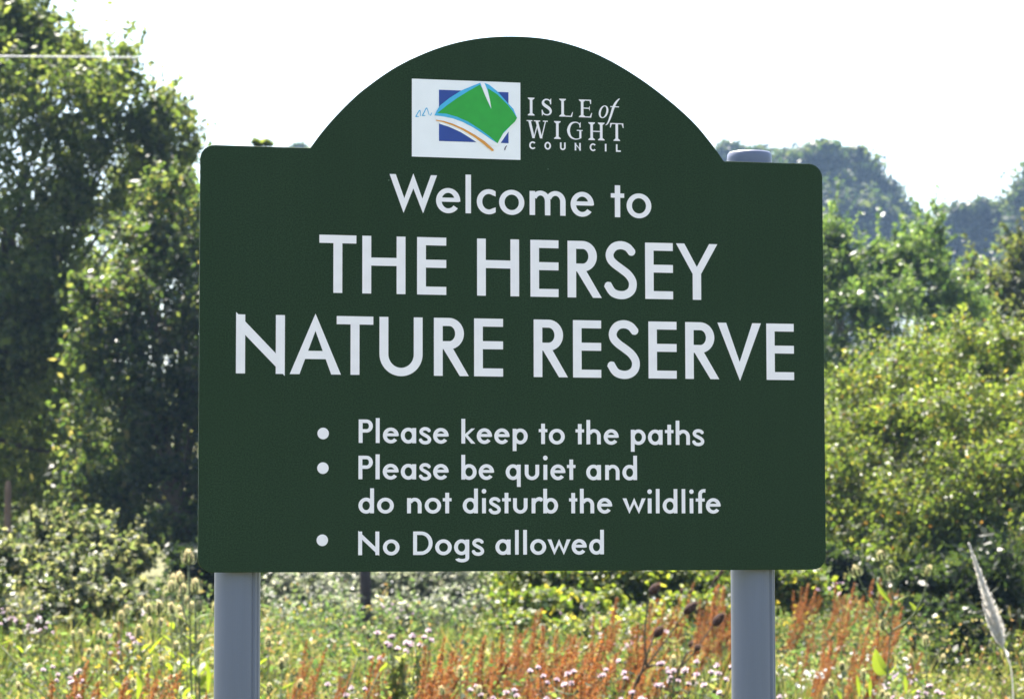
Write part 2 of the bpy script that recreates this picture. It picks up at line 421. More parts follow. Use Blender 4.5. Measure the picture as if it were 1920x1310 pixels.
    if ch == 'q': return bowl(0, w * .985, -ov, X + ov) + rect(w - s, -D, w, X)
    if ch == 'g':
        r = w * .47
        return bowl(0, w * .985, -ov, X + ov) + rect(w - s, -D * .45, w, X) + ring(w - r, -D * .42, r, D * .62, s, t, 196, 362)
    if ch in 'nh':
        r = (w) / 2
        return rect(0, 0, s, X if ch == 'n' else A) + rect(w - s, 0, w, X * .58) + ring(w / 2 + s * .1, X * .55, w / 2 - s * .1, X * .45 + ov, s, t, 0, 155)
    if ch == 'm':
        r = (w + s) / 4
        c1, c2 = r, w - r
        return rect(0, 0, s, X) + rect(w / 2 - s / 2, 0, w / 2 + s / 2, X * .6) + rect(w - s, 0, w, X * .6) + ring(c1 + s * .1, X * .58, r - s * .1, X * .42 + ov, s, t, 0, 155) + ring(c2 + s * .05, X * .58, r - s * .05, X * .42 + ov, s, t, 0, 160)
    if ch == 'u': return rect(0, X * .42, s, X) + rect(w - s, X * .42, w, X) + ring(w / 2, X * .44, w / 2, X * .44 + ov, s, t, 180, 360)
    if ch == 'r': return rect(0, 0, s, X) + stroke([(s * .55, X * .62), (s * 1.05, X * .84), (w * .75, X * .955), (w * 1.0, X * .90)], [s * .8, s * .85, s * .95, s * 1.05])
    if ch == 't':
        c = w / 2; h = m.get('T', .885 * H)
        return rect(c - s / 2, 0, c + s / 2, h) + rect(0, X - t * .92, w, X)
    if ch == 'f':
        x0 = w * .27
        return rect(x0, 0, x0 + s, A * .8) + rect(0, X - t * .92, w * .97, X) + ring(x0 + s * 1.55, A * .78, s * 1.55, A * .22, s, t, 72, 180) + rect(x0 + s * 1.6, A - t * 1.02, x0 + s * 1.95, A)
    if ch == 'k': return rect(0, 0, s, A) + [[(s * .7, X * .56), (w * .70, X), (w * .97, X), (w * .42, X * .52)], [(s * .7, X * .56), (s * 1.2, X * .68), (w, 0), (w * .70, 0)]]
    raise KeyError(ch)

def serif(ch, w, m):
    H = m['H']; th = .058 * H
    def foot(xc, hw, y, sgn):                            # bracketed serif
        return [[(xc - hw, y), (xc + hw, y), (xc + hw, y + sgn * th * .8), (xc + hw * .45, y + sgn * th * 2.2), (xc - hw * .45, y + sgn * th * 2.2), (xc - hw, y + sgn * th * .8)]]
    def stem(xc, k=.15, hw=.19):
        return rect(xc - k * H / 2, 0, xc + k * H / 2, H) + foot(xc, hw * H, 0, 1) + foot(xc, hw * H, H, -1)
    if ch == 'I': return stem(w / 2)
    if ch == 'S': return stroke([(x * w, y * H) for x, y in S_SPINE], np.array([.07, .07, .08, .09, .13, .16, .18, .18, .17, .14, .1, .08, .07, .07, .07]) * H) + [[(.82 * w, .66 * H), (.92 * w, .66 * H), (.92 * w, H), (.84 * w, .95 * H), (.78 * w, .84 * H)], [(.02 * w, .34 * H), (.12 * w, .34 * H), (.2 * w, .16 * H), (.12 * w, .04 * H), (.06 * w, .0)]]
    if ch == 'L': return stem(.25 * w) + rect(.25 * w, 0, w * .92, th) + [[(.78 * w, 0), (.93 * w, 0), (w, .27 * H), (.95 * w, .27 * H), (.84 * w, th)]]
    if ch == 'E': return stem(.25 * w) + rect(.25 * w, 0, w * .92, th) + [[(.76 * w, 0), (.92 * w, 0), (w, .26 * H), (.94 * w, .26 * H), (.82 * w, th)]] + rect(.25 * w, H - th, w * .9, H) + [[(.78 * w, H), (.92 * w, H), (.92 * w, .76 * H), (.86 * w, .76 * H), (.8 * w, H - th)]] + rect(.25 * w, .49 * H, .8 * w, .49 * H + th) + [[(.72 * w, .52 * H), (.82 * w, .37 * H), (.82 * w, .66 * H)]]
    if ch == 'W':
        d = lambda xa, xb, k: [[(xa - k / 2, H), (xa + k / 2, H), (xb + k / 2, 0), (xb - k / 2, 0)]]
        return d(.13 * w, .33 * w, .145 * H) + d(.56 * w, .345 * w, .06 * H) + d(.47 * w, .69 * w, .145 * H) + d(.90 * w, .70 * w, .06 * H) + rect(0, H - th, .27 * w, H) + rect(.34 * w, H - th, .64 * w, H) + rect(.77 * w, H - th, w, H)
    if ch == 'G': return stroke([(.86 * w, .74 * H), (.74 * w, .92 * H), (.52 * w, .97 * H), (.25 * w, .86 * H), (.10 * w, .52 * H), (.22 * w, .17 * H), (.50 * w, .03 * H), (.75 * w, .05 * H), (.86 * w, .10 * H)], np.array([.05, .05, .06, .12, .17, .12, .06, .05, .06]) * H) + rect(.79 * w, .08 * H, .92 * w, .5 * H) + rect(.63 * w, .49 * H, w, .49 * H + th) + [[(.8 * w, .68 * H), (.87 * w, .68 * H), (.88 * w, .99 * H), (.8 * w, .92 * H)]]
    if ch == 'H': return stem(.2 * w) + stem(.8 * w) + rect(.2 * w, .47 * H, .8 * w, .47 * H + th)
    if ch == 'T': return rect(.5 * w - .075 * H, 0, .5 * w + .075 * H, H) + foot(.5 * w, .19 * H, 0, 1) + rect(.03 * w, H - th, .97 * w, H) + [[(0, .74 * H), (.05 * w, .74 * H), (.14 * w, H - th), (.14 * w, H), (.02 * w, H)], [(w, .74 * H), (.95 * w, .74 * H), (.86 * w, H - th), (.86 * w, H), (.98 * w, H)]]
    if ch == 'o':
        h = .72 * H; out = []
        for q in ring(w / 2, h / 2 - .01 * H, w * .40, h / 2, .12 * H, .05 * H):
            out.append([(x + (y - h / 2) * .22, y) for x, y in q])
        return out
    if ch == 'f': return stroke([(0, -.40 * H), (.16 * w, -.27 * H), (.36 * w, .12 * H), (.56 * w, .62 * H), (.74 * w, .90 * H), (.93 * w, 1.08 * H), (w, 1.12 * H)], np.array([.03, .08, .12, .14, .12, .07, .03]) * H) + rect(.34 * w, .63 * H, .95 * w, .63 * H + th)
    raise KeyError(ch)

def flat(name, groups, mat, depth, parent=sign):
    """groups: list of polygon lists in panel millimetres; each list merged to one outline, laid on the panel face"""
    V, F = [], []
    for polys in groups:
        vs, fs = [], []
        for q in polys:
            if sum(q[i - 1][0] * q[i][1] - q[i][0] * q[i - 1][1] for i in range(len(q))) < 0: q = q[::-1]
            fs.append(list(range(len(vs), len(vs) + len(q)))); vs += [Vector((x, y)) for x, y in q]
        rv, re, rf, ov_, oe, of = delaunay_2d_cdt(vs, [], fs, 0, 1e-4)
        b = len(V)
        V += [(v.x / 1000, -depth, v.y / 1000 + SZ) for v in rv]
        F += [tuple(i + b for i in f) for f, o in zip(rf, of) if len(o)]
    me_v = np.array(V)
    # make every triangle face the viewer
    G = []
    for f in F:
        a, b_, c = me_v[f[0]], me_v[f[1]], me_v[f[2]]
        G.append(f if np.cross(b_ - a, c - a)[1] < 0 else f[::-1])
    return mesh(name, V, G, mat, parent)

vin = plain('white_vinyl', (.865, .80, .875), .5, .3, .03, 40)
def text(name, fn, base, m, glyphs, words, look='white'):
    i = 0
    for word in words.split():                           # one part per word
        groups = []
        for ch, x0, x1 in glyphs[i:i + len(word)]:
            groups.append([[(x0 + x, base + y) for x, y in q] for q in fn(ch, x1 - x0, m)])
        i += len(word)
        tag(flat(name, groups, vin, .0007), '%s word %s' % (look, word))
BIG = dict(H=93.4, X=60, A=99, D=25, s=14.6, t=13.1)
text('lettering', sans, 447.1, BIG, [('T',192.4,252.8),('H',262.6,333.6),('E',352.8,401.2),('H',452.6,523.1),('E',542.2,589.8),('R',605.1,663.3),('S',668.1,723.8),('E',737.9,785.9),('Y',791.4,863.3)], 'THE HERSEY', 'large white')
BIG2 = dict(BIG, H=94.2)
text('lettering', sans, 315.6, BIG2, [('N',58.5,137.0),('A',145.0,228.0),('T',221.0,280.8),('U',290.9,362.0),('R',380.7,438.6),('E',447.5,495.9),('R',547.4,605.2),('E',613.9,661.9),('S',672.9,728.3),('E',742.9,791.5),('R',806.4,865.2),('V',862.6,938.6),('E',948.0,996.4)], 'NATURE RESERVE', 'large white')
WEL = dict(H=60.6, X=39.6, A=63.3, D=17, s=9.2, t=7.9, T=53.0)
text('lettering', sans, 581.4, WEL, [('W',307.2,385.9),('e',384.3,424.6),('l',433.4,442.5),('c',452.2,483.9),('o',489.7,532.2),('m',541.1,602.1),('e',610.7,650.4),('t',679.4,702.4),('o',706.5,749.1)], 'Welcome to')
SM = dict(H=37.7, X=24.5, A=40.0, D=11.7, s=6.4, t=5.6, T=33.2)
text('lettering', sans, 206.3, SM, [('P',257.2,280.3),('l',285.1,291.5),('e',296.8,322.7),('a',326.2,351.4),('s',356.5,375.9),('e',379.4,405.1),('k',426.2,449.5),('e',451.8,477.3),('e',481.0,506.6),('p',511.8,537.0),('t',555.6,570.1),('o',572.6,599.5),('t',617.7,632.2),('h',636.2,660.6),('e',665.6,691.2),('p',711.9,737.4),('a',741.2,766.4),('t',770.5,785.2),('h',789.0,813.5),('s',817.9,838.1)], 'Please keep to the paths')
text('lettering', sans, 148.1, SM, [('P',256.9,280.4),('l',284.8,291.6),('e',296.6,322.6),('a',326.2,351.4),('s',356.5,375.9),('e',379.4,405.1),('b',426.1,451.5),('e',455.0,480.6),('q',500.0,525.1),('u',531.9,556.2),('i',563.3,569.8),('e',575.1,600.4),('t',603.0,617.5),('a',635.6,660.7),('n',667.8,692.3),('d',697.2,722.2)], 'Please be quiet and')
text('lettering', sans, 93.6, SM, [('d',257.0,282.4),('o',287.4,314.8),('n',336.5,360.5),('o',365.6,392.6),('t',395.4,409.9),('d',428.4,453.6),('i',460.5,466.9),('s',472.0,491.4),('t',494.0,508.5),('u',512.2,536.5),('r',543.3,559.9),('b',562.9,587.8),('t',606.4,620.3),('h',624.8,648.9),('e',653.9,679.5),('w',697.2,736.8),('i',740.3,746.8),('l',754.2,760.6),('d',765.9,791.2),('l',798.6,804.8),('i',812.4,818.7),('f',822.9,839.0),('e',840.4,866.0)], 'do not disturb the wildlife')
text('lettering', sans, 26.7, SM, [('N',256.7,291.1),('o',297.1,324.2),('D',346.5,378.5),('o',382.8,410.2),('g',414.0,439.1),('s',443.9,463.5),('a',482.6,508.0),('l',515.4,521.6),('l',529.0,535.3),('o',540.8,567.6),('w',569.9,608.8),('e',610.5,636.1),('d',640.1,665.2)], 'No Dogs allowed')
for bx, bz in ((199.4, 221.0), (199.2, 165.6), (198.5, 50.6)):
    flat('bullet', [disc(bx, bz, 9.3)], vin, .0007)
SF = dict(H=29.6)
text('lettering', serif, 745.6, SF, [('I',538.4,549.8),('S',561.4,579.6),('L',591.7,615.2),('E',625.3,648.1),('o',657.7,677.7),('f',671.0,695.4)], 'ISLE of', 'white serif')
text('lettering', serif, 708.2, SF, [('W',536.4,572.2),('I',582.6,594.4),('G',604.8,631.6),('H',641.6,669.0),('T',678.5,701.9)], 'WIGHT', 'white serif')
CO = dict(H=12.6, X=9, A=13, D=3, s=2.7, t=2.5)
text('lettering', sans, 690.1, CO, [('C',540.6,551.4),('O',566.5,577.6),('U',592.9,602.6),('N',618.0,628.4),('C',643.6,654.1),('I',669.6,672.4),('L',688.6,697.0)], 'COUNCIL', 'small bold white')

# --- council emblem: a white card with layered printed shapes
card = flat('emblem_card', [[[(344.0, 671.6), (525.8, 671.6), (525.8, 799.2), (344.0, 799.2)]]], plain('card_white', (.88, .85, .93), .4, .4, .02), .0007)
def inkm(name, c): return plain(name, c, .42, .4, .06, 60)
white_ink = inkm('emblem_white', (.88, .85, .93)); blue_ink = inkm('emblem_blue', (.020, .055, .30)); aqua_ink = inkm('emblem_aqua', (.06, .42, .74))
green_ink = inkm('emblem_green', (.022, .34, .04)); orange_ink = inkm('emblem_orange', (.74, .30, .045)); mark_ink = inkm('emblem_mark', (.06, .01, .05))
sm = lambda P, closed=True: [tuple(q) for q in P]
flat('blue_square', [[[(389.0, 698.4), (505.7, 698.4), (505.7, 782.6), (389.0, 782.6)]]], blue_ink, .0010, card)
flat('white_sweep', [[[(381.4, 739.1), (389.6, 726.8), (406.5, 721.9), (424.9, 714.3), (440.8, 705.2), (453.1, 697.5), (485.1, 693.1), (491.9, 697.9), (505.8, 718.0), (519.8, 737.8), (480.2, 735.3), (431.0, 740.8)]]], white_ink, .0013, card)
flat('aqua_coast', [[[(381.4, 740.1), (385.7, 748.9), (390.6, 756.6), (406.5, 769.6), (426.1, 782.4), (443.4, 790.2), (457.5, 796.2), (464.9, 796.5), (472.9, 793.8), (486.5, 783.6), (505.0, 764.2), (513.9, 755.2), (520.1, 740.5), (507.4, 725.3), (496.3, 714.0), (487.0, 697.7), (477.7, 702.8), (463.0, 712.3), (445.8, 722.6), (428.6, 730.9), (411.4, 736.3), (394.3, 739.0)]]], aqua_ink, .0016, card)
flat('green_island', [[[(386.3, 744.1), (401.6, 756.7), (418.8, 769.4), (437.2, 781.5), (457.1, 793.2), (461.8, 786.7), (468.0, 771.2), (476.0, 753.9), (473.5, 771.4), (470.4, 788.0), (486.5, 778.5), (503.8, 762.1), (512.7, 751.5), (519.8, 740.5), (516.1, 734.1), (497.5, 716.5), (487.0, 697.7), (474.0, 708.5), (455.6, 721.1), (437.2, 732.0), (418.8, 739.2), (401.6, 743.5)]]], green_ink, .0019, card)
flat('white_estuary', [[[(458.1, 796.4), (464.9, 796.6), (470.4, 783.4), (474.1, 769.0), (476.6, 753.9), (469.2, 768.8), (463.0, 783.1)]]], white_ink, .0022, card)
flat('orange_sweep', [[[(383.3, 732.9), (396.7, 731.5), (411.4, 727.5), (431.0, 719.7), (449.4, 710.1), (465.4, 700.3), (480.2, 687.5), (480.8, 685.1), (477.7, 684.6), (462.9, 696.0), (447.0, 707.0), (429.8, 716.7), (411.4, 724.7), (396.7, 729.1), (383.9, 731.6)]]], orange_ink, .0019, card)
waves = [stroke([(350.4, 736.8), (353.4, 742.4), (357.3, 747.6), (358.3, 738.3)], [1.8, 1.6, 1.5, .9], 3), stroke([(350.4, 736.8), (355.5, 737.5)], 1.3, smooth=False), stroke([(361.3, 738.8), (365.0, 745.8), (368.7, 751.7), (372.9, 740.0)], [1.8, 1.6, 1.5, .9], 3), stroke([(361.3, 738.8), (366.4, 739.7)], 1.3, smooth=False), stroke([(374.7, 739.5), (377.2, 744.4)], [1.6, 1.0], smooth=False)]
flat('aqua_waves', waves, aqua_ink, .0010, card)
flat('dark_mark', [stroke([(499.2, 687.2), (500.4, 691.6), (503.0, 694.3)], [2.0, 1.6, 1.0], 3)], mark_ink, .0010, card)

# --- posts: round tubes with a clamp channel down one side
pom = plain('post_grey_coating', (.132, .148, .215), .42, .4, .10, 25, stretch=(1, 1, .08))
def post(u, top, tail):
    R0 = .0368
    prof = []
    for a in np.arange(0, 360, 6):
        d = (a + 360) % 360
        r = R0
        if 302 <= d <= 308 or 322 <= d <= 326: r = R0 - .0035      # grooves of the channel
        if 308 < d < 322: r = R0 + .0008
        prof.append((r * math.cos(math.radians(a)), r * math.sin(math.radians(a))))
    m = len(prof); mb = MB(); V = []; F = []
    for z in (-.30, top - .020):
        V += [(x, y, z) for x, y in prof]
    F = [(i, (i + 1) % m, m + (i + 1) % m, m + i) for i in range(m)] + [tuple(range(m - 1, -1, -1))]
    o = mesh('post', V, F, pom, sign, smooth=False)
    o.location = (u, .005 + .010 + R0, 0)
    # cap: a slightly wider lid with a softened rim
    mb = MB(); rr = [(.0378, top - .032), (.0382, top - .012), (.0372, top - .004), (.0345, top - .0006), (.020, top + .0008), (.002, top + .001)]
    k = 40; V = [(r * math.cos(a), r * math.sin(a), z) for r, z in rr for a in np.linspace(0, 2 * math.pi, k, endpoint=False)]
    F = [(i * k + j, i * k + (j + 1) % k, (i + 1) * k + (j + 1) % k, (i + 1) * k + j) for i in range(len(rr) - 1) for j in range(k)] + [tuple(range((len(rr) - 1) * k, len(rr) * k))]
    mesh('post_cap', V, F, plain('cap_plastic', (.132, .148, .215), .45, .5, .05, 30), o, smooth=True)
    # clamp bands that hold the panel
    for z in (SZ + .12, SZ + .56):
        k = 40; a = np.linspace(0, 2 * math.pi, k, endpoint=False)
        V = [(r * math.cos(t), r * math.sin(t), z + dz) for r, dz in ((.0378, -.012), (.0395, -.012), (.0395, .012), (.0378, .012)) for t in a]
        F = [(i * k + j, i * k + (j + 1) % k, ((i + 1) % 4) * k + (j + 1) % k, ((i + 1) % 4) * k + j) for i in range(4) for j in range(k)]
        mesh('clamp_band', V, F, MT['clamp'], o)
    if tail:
        mb = MB(); mb.tube([(.036, .0, top - .018), (.046, -.002, top - .0195), (.0565, -.003, top - .023)], [.0011, .0011, .0008], 6)
        mb.build('strap_tail', MT['cable'], o)
    return o
MT['clamp'] = plain('clamp_metal', (.30, .31, .32), .4, .5, .1, 30, metallic=.8)
post(.0700, SZ + .655, False)
post(.9385, SZ + .7045, True)

# ------------------------------------------------------------------ foliage builders
def leaves_mesh(name, C, outw, size, ratio, mat, parent, upb=.5, rnd=.9, out_b=.5, droop=.2):
    N = len(C)
    nrm = rng.normal(size=(N, 3)) * rnd + np.array([0, 0, upb]) + outw * out_b
    nrm /= np.linalg.norm(nrm, axis=1)[:, None] + 1e-9
    ax = rng.normal(size=(N, 3)) * .8 + outw * .5 + np.array([0, 0, -droop])
    ax -= nrm * (ax * nrm).sum(1)[:, None]
    ax /= np.linalg.norm(ax, axis=1)[:, None] + 1e-9
    sd_ = np.cross(nrm, ax)
    L = (size * np.exp(rng.normal(size=N) * .25))[:, None]
    w = L * ratio * .5
    V = np.stack([C - ax * L * .5, C - ax * L * .05 + sd_ * w - nrm * w * .25, C + ax * L * .5 - nrm * L * .12, C - ax * L * .05 - sd_ * w - nrm * w * .25], 1).reshape(-1, 3)
    F = np.arange(N * 4).reshape(N, 4)
    return mesh(name, V, F, mat, parent)

DENS, LEAF = 1.8, 1.0
def plant(name, part, label, cat, base_px, d, clumps, leaf, ratio, mat, trunk_r, group=None, nsub=24, per=60, sub=.26, spray=0.0, trunk_name='trunk', bark='bark', shell=.55, upb=.5, slope=0.0):
    """tree or bush: clumps are ellipsoids (px, py, distance, half width px, half height px)"""
    b = at(base_px, 1000, d); base = Vector((b.x, b.y, float(gz(d)) - .05))
    root = thing(name, base, label, cat, group)
    pts, outs = [], []
    tb = MB()
    hub = None
    cl = []
    for (px, py, cd, rx, rz) in clumps:
        k = cd / FPX
        c = at(px, py, cd + slope * (800 - py) * k) - base      # lower clumps bulge towards the meadow
        cl.append((np.array(c), rx * k, rz * k))
    top = max(c[2] + r for c, _, r in cl)
    low = min(c[2] - r for c, _, r in cl)
    hub = np.array([0, 0, max(.25, min(top * .3, low + .2 * (top - low)))])
    if trunk_r > 0:
        tb.tube(cat_rom([(0, 0, -.1), (.04 * top * .2, .02, hub[2] * .5), tuple(hub)], 3), np.linspace(trunk_r, trunk_r * .75, 7), 9)
    for (c, rx, rz) in cl:
        ry = max(rx, rz) * .85
        ns = int(nsub * (.7 + .6 * rng.random()))
        u = rng.normal(size=(ns, 3)); u /= np.linalg.norm(u, axis=1)[:, None]
        r = (shell + (1 - shell) * rng.random(ns)) ** .7
        S = c + u * r[:, None] * np.array([rx, ry, rz])
        if trunk_r > 0:
            mid = hub * .45 + c * .55 + np.array([0, 0, -.15 * rz]) + rng.normal(size=3) * .05 * rx
            tb.tube(cat_rom([tuple(hub * .96), tuple(mid), tuple(c)], 4), np.linspace(trunk_r * .5, trunk_r * .14, 9), 6)
            for q in S[::2]:
                tb.tube([tuple(c * .8 + mid * .2), tuple((c + q) / 2 + rng.normal(size=3) * .06 * rx), tuple(q)], [trunk_r * .15, trunk_r * .09, trunk_r * .03], 4, cap=False)
        sr = sub * min(rx, rz)
        for q, uu in zip(S, u):
            m_ = int(per * DENS * (.5 + rng.random()))
            g = rng.normal(size=(m_, 3)) * np.array([1.15, 1.15, .75]) * sr * (.6 + .8 * rng.random())
            if spray:                                                    # some leafy shoots stick out upward
                h = rng.random(m_) < .3
                tt = rng.random(m_)[:, None]
                shoot = (uu * .7 + np.array([rng.normal() * .3, rng.normal() * .3, .9]))
                g[h] = (tt * shoot * spray * (.4 + .8 * rng.random()))[h] + g[h] * .18
            P = q + g
            pts.append(P)
            o = g / (np.linalg.norm(g, axis=1)[:, None] + 1e-9) * .5 + uu * .6
            outs.append(o)
    P = np.concatenate(pts); O = np.concatenate(outs)
    keep = P[:, 2] > .03
    leaves_mesh(part, P[keep], O[keep], leaf * LEAF, ratio, mat, root, upb=upb)
    if trunk_r > 0: tb.build(trunk_name, MT[bark], root)
    return root

# ------------------------------------------------------------------ trees and bushes
plant('broadleaf_tree', 'crown', 'tall airy broadleaf tree at the left edge with sky showing through its crown', 'tree', -60, 42,
      [(-10, 640, 41.2, 110, 80), (50, 530, 41, 90, 60), (-20, 740, 41.6, 110, 80), (60, 640, 41.4, 80, 60), (10, 50, 42, 75, 50), (-70, 60, 42, 80, 80), (90, 90, 42, 60, 45), (0, 110, 42, 120, 95), (85, 190, 41, 120, 85), (190, 130, 42, 80, 60), (240, 210, 42, 85, 70), (300, 260, 42, 60, 70), (50, 320, 41.4, 140, 95), (190, 330, 42, 110, 80), (-90, 240, 43, 150, 190), (10, 450, 41.4, 130, 100), (140, 430, 42, 100, 80), (290, 350, 43, 70, 60), (-60, 560, 42, 130, 120), (60, 560, 42.4, 110, 90), (150, 550, 43, 90, 80), (0, 690, 43, 140, 110), (90, 690, 43.5, 110, 110), (-60, 830, 43.5, 140, 120), (60, 830, 44, 150, 110), (150, 850, 44, 100, 120)],
      .100, .58, MT['ash'], .10, nsub=32, per=56, sub=.26, spray=.5)
plant('blackthorn_bush', 'foliage', 'tall glossy leaved thorn bush left of the sign with dark shaded base', 'bush', 330, 36,
      [(330, 400, 36, 70, 75), (270, 470, 36, 65, 70), (350, 520, 36, 75, 85), (215, 570, 35.6, 70, 70), (290, 600, 35.6, 85, 75), (370, 650, 36, 80, 100), (215, 670, 36, 80, 70), (300, 720, 36, 90, 85), (230, 780, 36, 95, 80), (330, 830, 36.4, 100, 90), (230, 890, 36.4, 100, 80), (320, 950, 36.4, 110, 80), (190, 960, 36.6, 80, 80), (430, 480, 37, 80, 120), (440, 720, 37, 90, 150), (430, 930, 37, 110, 110), (540, 640, 37.5, 90, 180), (540, 930, 37.5, 110, 120), (390, 1030, 36.4, 60, 60), (450, 1040, 36.6, 70, 60), (520, 1050, 36.8, 60, 60)],
      .082, .62, MT['thorn'], .09, nsub=24, per=72, sub=.26, spray=.28, trunk_name='stem', bark='twig', slope=.45)
plant('sapling', 'crown', 'thin sapling whose forked tip pokes above the left shoulder of the sign', 'tree', 492, 40,
      [(490, 345, 40, 24, 34), (481, 268, 40, 5, 3), (499, 268, 40, 6, 3), (490, 286, 40, 4, 8), (520, 420, 40, 60, 70), (480, 520, 40, 60, 80)], .10, .5, MT['ash'], .03, nsub=8, per=16, sub=.5, bark='twig')
plant('willow_bush', 'foliage', 'bright silvery green willow bush immediately right of the sign panel', 'bush', 1620, 46,
      [(1560, 455, 46, 34, 44), (1570, 520, 46, 60, 50), (1625, 505, 46, 40, 46), (1690, 500, 46, 34, 48), (1735, 465, 46.4, 28, 48), (1660, 560, 45.6, 80, 55), (1740, 550, 46, 55, 60), (1580, 600, 45.4, 80, 60), (1700, 630, 45.6, 95, 60), (1600, 680, 46, 100, 60), (1800, 600, 46.6, 60, 60), (1480, 560, 46.4, 80, 110), (1480, 720, 46.4, 90, 110), (1620, 780, 46.6, 140, 80), (1760, 760, 46.6, 120, 90), (1640, 920, 47, 190, 110)],
      .105, .34, MT['willow'], .09, nsub=26, per=64, sub=.27, spray=.45, trunk_name='stem', bark='twig', slope=.55)
plant('hazel_tree', 'crown', 'brownish green bushy tree at the right edge above the yellow green bush', 'tree', 1880, 52,
      [(1870, 540, 52, 60, 55), (1925, 490, 52, 50, 60), (1815, 590, 52, 50, 50), (1890, 620, 51.5, 80, 60), (1960, 560, 52, 70, 100), (1830, 680, 52, 90, 70), (1940, 700, 52, 110, 90), (1860, 830, 52.5, 150, 120)],
      .10, .6, MT['brown'], .10, nsub=26, per=60, sub=.27, spray=.35)
plant('sallow_bush', 'foliage', 'big rounded yellow green bush filling the right edge beside the sign', 'bush', 1760, 33,
      [(1640, 760, 33, 95, 75), (1730, 715, 33, 100, 75), (1830, 685, 33, 105, 75), (1920, 690, 33, 100, 80), (1575, 840, 33.2, 80, 90), (1680, 840, 32.6, 110, 90), (1790, 800, 32.6, 120, 100), (1900, 810, 32.6, 120, 100), (1640, 1075, 32.6, 80, 40), (1780, 1075, 32.4, 90, 40), (1900, 1060, 32.4, 80, 50), (1600, 940, 33, 100, 80), (1720, 940, 32.4, 120, 90), (1840, 930, 32.4, 120, 95), (1940, 930, 32.6, 100, 110), (1620, 1020, 33, 100, 60), (1740, 1030, 33, 110, 60), (1860, 1030, 33, 110, 60), (1500, 900, 34, 90, 130), (1530, 1010, 34, 80, 60), (1990, 840, 33, 110, 150), (1930, 1060, 33, 90, 60)],
      .050, .5, MT['sallow'], .07, nsub=34, per=140, sub=.28, spray=.28, trunk_name='stem', bark='twig', shell=.4, slope=1.0)
plant('dark_and_shade_shrub', 'foliage', 'small dark glossy shrub peeping out under the lower right corner of the sign', 'bush', 1560, 29,
      [(1560, 1055, 29, 45, 36), (1590, 1085, 29, 45, 34), (1535, 1090, 29, 40, 34), (1560, 1150, 29, 70, 50)], .085, .5, MT['darkbush_and_shade'], .03, nsub=16, per=34, trunk_name='stem', bark='twig')
plant('dark_and_shade_shrub', 'foliage', 'dark low shrub at the lower left corner of the sign beside the left post', 'bush', 350, 29,
      [(335, 1060, 29, 34, 34), (375, 1050, 29, 40, 44), (350, 1110, 29, 60, 40), (430, 1080, 29.5, 50, 40), (510, 1085, 29.5, 40, 30)], .08, .5, MT['darkbush_and_shade'], .03, nsub=20, per=40, trunk_name='stem', bark='twig')
plant('dark_and_shade_shrub', 'foliage', 'added low shrub coloured as the shade beneath the yellow green bush beside the pale plume', 'bush', 1800, 23,  # added where the sallow casts shade; its dark leaves carry that shade
      [(1730, 1110, 23, 50, 50), (1800, 1090, 23, 70, 60), (1880, 1080, 23, 70, 70), (1760, 1180, 22.5, 70, 50), (1860, 1180, 22.5, 90, 50), (1930, 1150, 23, 60, 70), (1800, 1235, 22, 90, 36), (1900, 1235, 22, 80, 36)], .07, .5, MT['darkbush_and_shade'], .03, nsub=16, per=42, trunk_name='stem', bark='twig')
plant('hedge_bush', 'foliage', 'dark shaded thicket under the tall airy tree at the left edge', 'bush', 60, 46,
      [(-40, 600, 46, 110, 80), (90, 600, 46, 90, 70), (20, 700, 46, 120, 80), (130, 720, 46, 80, 80), (-40, 800, 46, 110, 90), (80, 820, 46, 110, 90), (20, 920, 46, 140, 80), (160, 900, 46, 90, 90), (-90, 920, 46, 100, 90)], .095, .6, MT['thorn'], .08, nsub=28, per=60, sub=.27, trunk_name='stem', bark='twig', shell=.35)
# low pale bramble at the left
plant('bramble_bush', 'foliage', 'pale green bramble mound at the left edge in front of the tall tree', 'bush', 60, 25,
      [(-30, 1060, 25, 60, 26), (40, 1050, 25, 50, 24), (115, 1085, 24.6, 50, 24), (30, 1105, 24.4, 80, 28), (150, 1125, 24.4, 70, 24), (60, 1150, 24, 110, 26)], .062, .6, MT['bramble'], .025, nsub=24, per=58, sub=.3, trunk_name='stem', bark='twig', spray=.20, upb=1.0, slope=1.0)
plant('bramble_bush', 'foliage', 'grey green bramble mound with dark hollow left of the sign foot', 'bush', 230, 27,
      [(100, 1000, 27, 34, 22), (185, 1015, 27, 34, 24), (240, 1050, 26.6, 40, 24), (170, 1085, 26.4, 60, 28), (230, 1135, 26, 80, 24)], .066, .6, MT['bramble'], .025, nsub=22, per=52, sub=.3, trunk_name='stem', bark='twig', spray=.20, upb=1.0, slope=1.0)
# under the sign
plant('silver_shrub', 'foliage', 'silvery pale leaved low shrub behind the gap under the sign, left half', 'bush', 600, 30,
      [(560, 1120, 30, 60, 36), (640, 1105, 30, 70, 44), (600, 1160, 29.6, 90, 40), (730, 1110, 30, 60, 44), (700, 1165, 29.6, 90, 36), (640, 1040, 30.5, 70, 50), (740, 1050, 30.5, 60, 50)], .06, .5, MT['silver'], .025, nsub=30, per=62, sub=.3, trunk_name='stem', bark='twig', spray=.1, upb=1.1, slope=.5)
plant('silver_shrub', 'foliage', 'silvery pale leaved shrub under the sign middle beside the yellow green one', 'bush', 850, 29.5,
      [(800, 1105, 30, 60, 44), (870, 1095, 29.6, 70, 46), (830, 1155, 29.2, 80, 36), (920, 1130, 29.4, 60, 40), (850, 1040, 30, 80, 50)], .06, .5, MT['silver'], .025, nsub=30, per=62, sub=.3, trunk_name='stem', bark='twig', spray=.1, upb=1.1, slope=.5)
